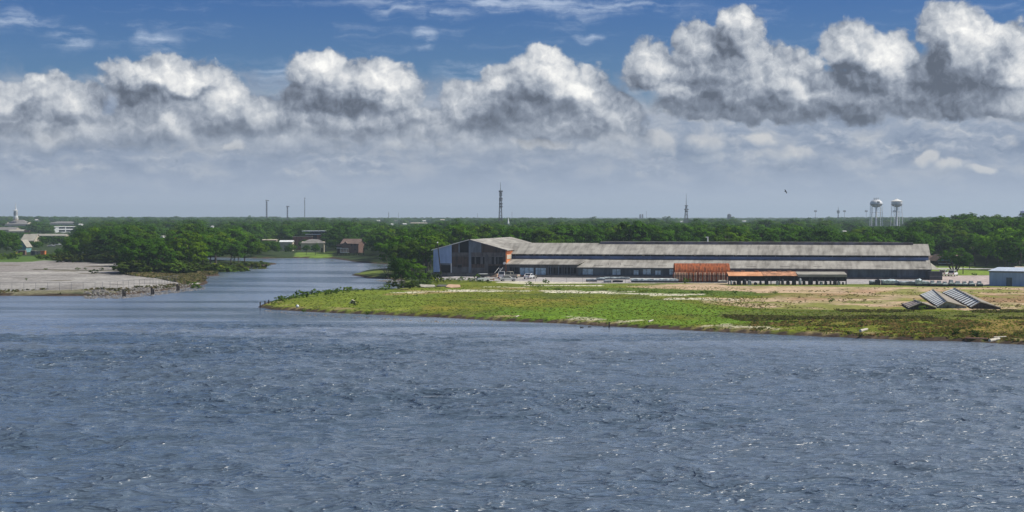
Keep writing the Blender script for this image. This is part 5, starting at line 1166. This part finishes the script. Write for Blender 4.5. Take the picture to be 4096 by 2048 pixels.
# single trees that stand out
def solo(px, py, h, kind, label, leafm=None, wide=1., name='tree'):
    g = G(px, py); return place_tree(g[0], g[1], h, kind, label, None, leafm, wide, name)
solo(722, 1056, 10.5, 3, 'yellow-leaved tree in the middle of the left bank wood', LEAFY)
solo(640, 1094, 9.5, 2, 'broad bright green tree at the water side of the left bank wood', None, 1.1)
solo(560, 1093, 10.5, 1, 'large dark tree standing forward at the corner of the concrete apron', None, 1.2)
solo(515, 1088, 8.5, 5, 'dark round tree nearest the concrete apron', None, 1.15)
solo(1225, 1018, 4.6, 3, 'small round tree on the lawn in front of the bungalow, left one', None, 1.2)
solo(1262, 1019, 5.4, 0, 'small round tree on the lawn in front of the bungalow, right one', None, 1.1)
solo(3852, 1096, 7.2, 4, 'dark-stemmed tree on the lawn right of the two white cars')
solo(1606, 1150, 7.9, 1, 'tall dark tree at the water edge left of the slabs', None, 1.05)
solo(1650, 1143, 6.8, 2, 'broad dark tree right of the one at the water edge', None, 1.1)
solo(1580, 1128, 5.8, 3, 'small tree leaning over the grassy spit')
solo(4020, 1078, 15, 6, 'very large bright green tree behind the white metal roof', LEAFB, 1.15)
solo(4085, 1082, 13, 2, 'large tree at the right edge behind the white metal roof', None, 1.2)
solo(3945, 1066, 12, 0, 'bright green tree between the brown-roofed house and the very large tree', LEAFB, 1.2)
solo(3900, 1062, 13, 4, 'large dark green tree right of the brown-roofed house', None, 1.2)
# bare-stemmed tree by the cars
g = G(3818, 1094); e = thing('tree', g, 0, 'open tree with several bare leaning stems beside the white cars', 'tree')
m = MB()
for dx, dz, r_ in ((-3.2, 4.6, .22), (-1.2, 5.2, .2), (1.3, 5.6, .24), (3.4, 4.8, .2), (2.3, 6.4, .18)):
    m.tube((dx*.05, 0, -.2), (dx*.45, .2, dz*.42), r_*1.2, r_, 6); m.tube((dx*.45, .2, dz*.42), (dx, .4, dz), r_, r_*.4, 6); m.tube((dx*.45, .2, dz*.42), (dx*.45+.7, -.5, dz*.95), r_*.6, r_*.25, 5)
m.build('trunk', BARK, e)
V, Fq = crown_mesh('crown', 77, 12, 5.0, .62, .22, 34, 44, .3); V = V*np.array([.95, .9, .78])+np.array([0.3, 0, -.4]); np_mesh('crown', V, Fq, LEAF, e)
# a half-bare tree over the spit
g = G(1560, 1112); e = thing('tree', g, 0, 'thin half-bare tree reaching out over the grassy spit', 'tree'); m = MB()
for dx, dz in ((-2.6, 5.2), (-1.2, 6.4), (.8, 6.0), (-3.2, 3.6)): m.tube((0, 0, -.2), (dx*.5, 0, dz*.5), .14, .1, 5); m.tube((dx*.5, 0, dz*.5), (dx, .3, dz), .1, .03, 5)
m.build('trunk', BARK, e); V, Fq = crown_mesh('crown', 78, 12, 5, .45, .3, 14, 22, .22, spread=1.4); np_mesh('crown', V*np.array([.6, .6, .62]), Fq, LEAF, e)

# the rest of the woods, too many to count: one object of instanced crowns
def forest(pts):
    me = bpy.data.meshes.new('forest'); n = len(pts); me.vertices.add(n)
    A = np.array(pts); me.vertices.foreach_set('co', np.column_stack([A[:, 0], A[:, 1], np.full(n, LAND)]).astype(np.float32).ravel())
    kk = rng.integers(0, len(protos), n); s = A[:, 2]/12; wide = rng.uniform(1.0, 1.3, n)*(1+np.clip((A[:, 1]-2000)/6000, 0, 1)*1.2)
    at = me.attributes.new('kind', 'INT', 'POINT'); at.data.foreach_set('value', kk.astype(np.int32))
    at = me.attributes.new('scl', 'FLOAT_VECTOR', 'POINT'); at.data.foreach_set('vector', np.column_stack([s*wide, s*wide, s]).astype(np.float32).ravel())
    at = me.attributes.new('rot', 'FLOAT_VECTOR', 'POINT'); at.data.foreach_set('vector', np.column_stack([np.zeros(n), np.zeros(n), rng.uniform(0, 6.28, n)]).astype(np.float32).ravel())
    o = bpy.data.objects.new('forest', me); COL.objects.link(o); props(o, 'wide wood of green treetops reaching to the horizon', 'forest', kind='stuff')
    ng = bpy.data.node_groups.new('forest_instances', 'GeometryNodeTree'); ng.interface.new_socket('Geometry', in_out='INPUT', socket_type='NodeSocketGeometry'); ng.interface.new_socket('Geometry', in_out='OUTPUT', socket_type='NodeSocketGeometry')
    gi, go, jn = ng.nodes.new('NodeGroupInput'), ng.nodes.new('NodeGroupOutput'), ng.nodes.new('GeometryNodeJoinGeometry'); L = ng.links.new
    def named(nm, ty): q = ng.nodes.new('GeometryNodeInputNamedAttribute'); q.data_type = ty; q.inputs['Name'].default_value = nm; return q.outputs['Attribute']
    kd, scl, rot = named('kind', 'INT'), named('scl', 'FLOAT_VECTOR'), named('rot', 'FLOAT_VECTOR')
    e2r = ng.nodes.new('FunctionNodeEulerToRotation'); L(rot, e2r.inputs[0])
    for i, (c, t_) in enumerate(protos):
        oi = ng.nodes.new('GeometryNodeObjectInfo'); oi.inputs['Object'].default_value = c; oi.inputs['As Instance'].default_value = True
        cp = ng.nodes.new('FunctionNodeCompare'); cp.data_type = 'INT'; cp.operation = 'EQUAL'; L(kd, cp.inputs[2]); cp.inputs[3].default_value = i
        ip = ng.nodes.new('GeometryNodeInstanceOnPoints'); L(gi.outputs[0], ip.inputs['Points']); L(cp.outputs[0], ip.inputs['Selection']); L(oi.outputs['Geometry'], ip.inputs['Instance']); L(e2r.outputs[0], ip.inputs['Rotation']); L(scl, ip.inputs['Scale'])
        L(ip.outputs[0], jn.inputs[0])
    L(jn.outputs[0], go.inputs[0]); md = o.modifiers.new('instances', 'NODES'); md.node_group = ng
    print('forest', n, 'individual', len(ind))
forest(rest)

# ------------------------------------------------------------------ shrubs
shr = []
for i, (w_, hh) in enumerate(((1.5, 2.2), (2.0, 1.9), (1.1, 1.6), (2.4, 2.6))):
    V, Fq = crown_mesh('shrub', 200+i, 12, 7.5, .36, .40, 26, 34, .62); V = V*np.array([w_/8, w_/8, hh/10]); V[:, 2] = np.maximum(V[:, 2], -.05); shr.append((V, Fq, hh))
shmesh = {}
def shrub(px, py, hpx, label, dark=False, wide=1., group=None, k=None):
    g = G(px, py); zz = ground_z(g[0], g[1]); k = random.randrange(4) if k is None else k; V, Fq, hh = shr[k]; key = (k, dark)
    if key not in shmesh: o = np_mesh('shrub', V, Fq, SHRUBD if dark else SHRUB); shmesh[key] = o.data
    else: o = bpy.data.objects.new('shrub', shmesh[key]); COL.objects.link(o)
    s = hpx/F*g[1]/hh; o.location = (g[0], g[1], zz-.05); o.scale = (s*wide, s*wide, s); o.rotation_euler = (0, 0, random.uniform(0, 6.28)); return props(o, label, 'shrub', group)
for px, py, hp in ((1096,1207,18),(1112,1202,26),(1130,1200,28),(1150,1196,24),(1172,1190,22),(1196,1186,34),(1215,1184,30),(1262,1180,30),(1300,1175,22),(1318,1174,24),(1336,1173,22),(1356,1172,28),(1380,1168,22),(1398,1167,26),(1425,1166,16),(1455,1165,14),(1490,1163,14),(1520,1162,16),(1545,1160,26),(1560,1158,14)):
    shrub(px, py, hp*1.1, 'grey-green bush along the creek side of the grass point', group='bushes along the back of the point')
for px, py, hp, w_ in ((1585,1155,40,1.2),(1615,1158,44,1.2),(1640,1156,34,1.3),(1668,1150,40,1.2),(1690,1140,34,1.2),(1712,1136,26,1.3),(1735,1130,30,1.2),(1752,1126,48,.8),(1775,1128,22,1.3),(1800,1124,18,1.4),(1830,1126,16,1.4),(1850,1122,18,1.2),(1880,1126,18,1.4),(1905,1122,30,1.),(1925,1130,16,1.5),(1955,1132,10,1.6),(1720,1118,36,1.2),(1698,1120,44,1.2)):
    shrub(px, py, hp, 'dark green bush in the scrub at the foot of the gabled warehouse', dark=hp > 30, wide=w_, group='scrub left of the warehouse yard')
for px, py, hp, w_, lab in ((2112,1140,18,1.5,'low bush on the grass below the lone white car'),(2135,1146,14,1.6,'spreading low bush right of the one below the lone white car'),(2186,1136,24,.8,'upright bush on the grass right of the low spreading ones'),(2160,1148,14,1.8,'flat bush in front of the upright one'),(2746,1132,24,1.2,'round bush in front of the rusty arched shed'),(3100,1176,14,1.6,'brown tuft of weeds in the bare earth below the grey shed roof'),(3322,1212,26,.7,'lone grey dry shrub in the middle of the bare earth'),(3240,1168,8,1.5,'small dark tuft in the bare earth'),(3690,1240,24,1.,'shrub at the foot of the short greenhouse roof'),(3812,1326,36,1.,'dark shrub near the waterline at right, left of two'),(3888,1334,44,1.1,'dark shrub near the waterline at right, right of two'),(3900,1102,12,1.4,'dark low bush on the lawn near the blue grey building'),(3990,1142,12,2.2,'low green growth at the foot of the blue grey building'),(1418,1216,22,1.2,'dark bush beside the pale board on the grass point'),(1468,1232,24,.6,'small upright bush right of the pale board'),(1215,1222,18,1.1,'bright bush near the white stone'),(1238,1226,12,1.2,'small bush right of the white stone'),(375,1094,22,1.3,'olive bush growing from the cracked apron'),(405,1082,14,1.2,'small bush behind the olive one on the apron'),(342,1078,10,1.2,'faint weed clump on the crack of the apron'),(310,1078,10,1.6,'low weed clump left along the crack of the apron'),(180,1078,8,1.6,'small weed clump at the left end of the crack'),(105,1122,12,.8,'single reddish weed on the pale apron'),(460,1062,8,1.2,'small weed near the dark trees on the apron'),(795,1134,42,1.25,'rounded green bush at the end of the stone bank'),(820,1138,22,1.,'small bush at the water right of the rounded one'),(768,1128,24,1.2,'low bush left of the rounded one'),(290,1168,26,1.4,'dark bush above the waterline in the middle of the left bank'),(325,1170,22,1.5,'dark bush right of the one in the middle of the left bank'),(360,1164,18,1.5,'third dark bush at the start of the stone bank'),(240,1166,12,1.3,'small dry weed at the left bank')):
    shrub(px, py, hp, lab, dark='dark' in lab or 'olive' in lab, wide=w_)
rs = random.Random(5)
def band(n, xr, yf, hr, label, group, dark=False, wide=1.4):
    for _ in range(n):
        px = rs.uniform(*xr); shrub(px, yf(px)+rs.uniform(-3, 3), rs.uniform(*hr), label, dark or 'wood' in label and rs.random() < .5, wide*rs.uniform(.8, 1.3), group)
band(38, (505, 760), lambda p: 1096-(p-505)*.03, (26, 62), 'bright green shrub along the front of the left bank wood', 'shrubs fronting the left bank wood')
band(40, (760, 1062), lambda p: 1085-(p-760)*.095, (22, 52), 'green shrub on the river side of the left bank wood', 'shrubs on the river side of the wood')
band(18, (0, 262), lambda p: 1038, (14, 34), 'rough green shrub at the back edge of the concrete apron', 'shrubs behind the apron')
band(30, (235, 520), lambda p: 1047+(p-250)*.02, (24, 52), 'dark shrub at the foot of the left bank wood', 'shrubs at the foot of the wood', True)
band(22, (1050, 1335), lambda p: 1030, (12, 24), 'dark green shrub at the far water edge of the creek', 'shrubs along the far water edge', True)
band(18, (1420, 1560), lambda p: 1044+(p-1420)*.07, (14, 30), 'green shrub on the bank right of the stilt house', 'shrubs right of the stilt house')
band(10, (1450, 1560), lambda p: 1108-(p-1450)*.04, (8, 16), 'low marsh shrub on the grassy spit', 'marsh shrubs on the spit', wide=1.8)
band(10, (2180, 2980), lambda p: 1160+(p-2180)*.02, (8, 14), 'low leafy clump in the green strip before the warehouses', 'clumps in the green strip', wide=2.2)

# ------------------------------------------------------------------ weeds, grass tufts, brush, stones: uncountable, one object each
def tufts(name, n, poly, hr, cols, label, blades=3, wid=.16, dens=None):
    poly = np.array(poly, float); x0, y0 = poly.min(0); x1, y1 = poly.max(0); px = rng.uniform(x0, x1, n*4); py = rng.uniform(y0, y1, n*4)
    ok = inside(px, py, poly); px, py = px[ok][:n], py[ok][:n]; Y = F*(H-LAND)/(py-HY); X = (px-CX)/F*Y
    if dens is not None: k = vnoise(X, Y, *dens[:2], 2) > dens[2]; X, Y = X[k], Y[k]
    h_, sdw = height(X, Y); k = sdw < -.8; X, Y, h_ = X[k], Y[k], h_[k]; n = len(X)
    if not n: return
    s = rng.uniform(*hr, n); V = []; Cc = []; base = np.array(cols)[rng.integers(0, len(cols), n)]*rng.uniform(.7, 1.25, (n, 1))
    for b_ in range(blades):
        a = rng.uniform(0, 6.28, n); l = rng.uniform(-.4, .4, (n, 2)); ox = rng.uniform(-.3, .3, (n, 2))*s[:, None]
        c, t_ = np.cos(a)*wid*s*3, np.sin(a)*wid*s*3; z = h_-.05
        V.append(np.stack([np.stack([X+ox[:, 0]-c, Y+ox[:, 1]-t_, z], 1), np.stack([X+ox[:, 0]+c, Y+ox[:, 1]+t_, z], 1), np.stack([X+ox[:, 0]+c*.7+l[:, 0]*s*3, Y+ox[:, 1]+t_*.7+l[:, 1]*s*3+s, z+s*.8], 1), np.stack([X+ox[:, 0]-c*.4+l[:, 0]*s*3, Y+ox[:, 1]-t_*.4+l[:, 1]*s*3+s, z+s], 1)], 1))
        Cc.append(np.repeat(base[:, None, :], 4, 1))
    V = np.concatenate(V).reshape(-1, 3); Cc = np.concatenate(Cc).reshape(-1, 3)
    props(np_mesh(name, V, np.arange(len(V)).reshape(-1, 4), TUFT, cols=Cc), label, name, kind='stuff')
TUFT, N, b = bare('tuft_leaves'); a = N.n('ShaderNodeAttribute', attribute_name='tint').outputs['Color']; N.put(b.inputs['Base Color'], a); b.inputs['Roughness'].default_value = .9; b.inputs['Specular IOR Level'].default_value = .1
_t = N.n('ShaderNodeBsdfTranslucent'); N.put(_t.inputs[0], a); _m = N.n('ShaderNodeMixShader'); _m.inputs[0].default_value = .5
N.nt.links.new(b.outputs[0], _m.inputs[1]); N.nt.links.new(_t.outputs[0], _m.inputs[2]); N.nt.links.new(_m.outputs[0], N.nt.nodes['Material Output'].inputs[0])
PEN = [(1040,1232),(1100,1205),(1300,1178),(1560,1166),(1750,1140),(2300,1138),(3000,1150),(3100,1240),(4096,1245),(4200,1390),(3000,1334),(2000,1284),(1400,1256)]
tufts('grass', 26000, PEN, (.05, .17), [(.15,.19,.015),(.10,.15,.012),(.22,.21,.03),(.05,.075,.012),(.13,.22,.01)], 'short uneven grass and weeds of the point', 3, .3)
tufts('brush', 8000, [(2880,1252),(3050,1234),(3400,1240),(4200,1246),(4200,1280),(3300,1278),(3000,1284),(2900,1272)], (.12, .4), [(.13,.15,.025),(.10,.10,.025),(.06,.075,.015),(.13,.11,.04)], 'dark brush in a long band across the right bank', 4, .2, (11, 31, .54))
tufts('weeds', 8000, [(3000,1286),(3300,1280),(4200,1284),(4200,1372),(3500,1350),(3000,1330)], (.1, .34), [(.20,.15,.04),(.14,.15,.03),(.24,.16,.06),(.09,.12,.015)], 'tawny weeds on the slope of the right bank', 3, .25, (6, 9, .42))
tufts('bank_weeds', 7000, [(1030,1240),(1400,1246),(2000,1270),(3000,1322),(4150,1366),(4150,1390),(3000,1336),(2000,1288),(1400,1260),(1040,1242)], (.08, .3), [(.12,.12,.03),(.20,.17,.06),(.05,.05,.02),(.10,.14,.02)], 'dry weeds along the lip of the river bank', 3, .2)
tufts('marsh_grass', 7000, [(500,1098),(700,1100),(900,1078),(1100,1054),(1104,1060),(900,1086),(840,1110),(740,1128),(620,1112)], (.3, .9), [(.20,.17,.07),(.12,.12,.03),(.25,.2,.1),(.08,.1,.03)], 'tan marsh grass at the edge of the left bank', 3, .2)
tufts('apron_weeds', 1500, [(-100,1158),(420,1152),(600,1140),(760,1126),(800,1134),(500,1168),(300,1182),(-100,1182)], (.2, .6), [(.10,.11,.03),(.06,.06,.02),(.16,.13,.06)], 'weeds along the waterline of the concrete apron', 3, .2, (8, 4, .45))
tufts('earth_weeds', 2600, [(2700,1188),(3400,1150),(4200,1150),(4200,1240),(3600,1238),(3000,1232)], (.06, .22), [(.20,.15,.05),(.10,.11,.02),(.15,.12,.04)], 'sparse weeds on the bare earth', 3, .3, (7, 17, .5))
def stones(n, poly, rr_, label, name='riprap'):
    poly = np.array(poly, float); m = MB(); r2 = random.Random(9); k = 0
    while k < n:
        px, py = r2.uniform(poly[:, 0].min(), poly[:, 0].max()), r2.uniform(poly[:, 1].min(), poly[:, 1].max())
        if not inside(np.array([px]), np.array([py]), poly)[0]: continue
        g = G(px, py, .7); z = ground_z(g[0], g[1]); s = r2.uniform(*rr_); k += 1
        vs = [(g[0]+s*x*r2.uniform(.6, 1.2), g[1]+s*y*r2.uniform(.6, 1.2), max(z, -.1)+s*zz*r2.uniform(.6, 1.1)) for x, y, zz in ((-1,-1,-.2),(1,-1,-.2),(1,1,-.2),(-1,1,-.2),(-.6,-.6,.7),(.6,-.6,.7),(.6,.6,.7),(-.6,.6,.7))]
        m.add(vs, [(3,2,1,0), (4,5,6,7), (0,1,5,4), (1,2,6,5), (2,3,7,6), (3,0,4,7)])
    props(m.build(name, M['rock']), label, 'stones', kind='stuff')
stones(1500, [(330,1168),(440,1162),(600,1150),(740,1134),(822,1136),(818,1146),(720,1158),(600,1172),(480,1182),(340,1182)], (.14, .38), 'grey boulders of the stone bank at left')
stones(260, [(1035,1226),(1120,1230),(1400,1250),(2000,1278),(2000,1286),(1400,1258),(1100,1240)], (.1, .3), 'small stones along the muddy waterline of the point', 'shore_stones')
stones(160, [(1500,1112),(1600,1112),(1620,1124),(1560,1122)], (.2, .5), 'stones at the neck of the grassy spit', 'spit_stones')
# ------------------------------------------------------------------ haze
def haze():
    o = MB().box(-9000, 9000, -400, 13500, -3.5, 96).build('haze', None); props(o, 'thin summer haze over the land', 'haze', kind='stuff')
    m = bpy.data.materials.new('haze'); m.use_nodes = True; nt = m.node_tree; nt.nodes.clear(); N = NT(nt); out = N.n('ShaderNodeOutputMaterial'); v = N.n('ShaderNodeVolumePrincipled')
    v.inputs['Density'].default_value = 1.2e-4; v.inputs['Color'].default_value = (.72, .87, 1., 1); v.inputs['Anisotropy'].default_value = .2
    nt.links.new(v.outputs[0], out.inputs['Volume']); o.data.materials.append(m)
    return o
HAZE = haze()
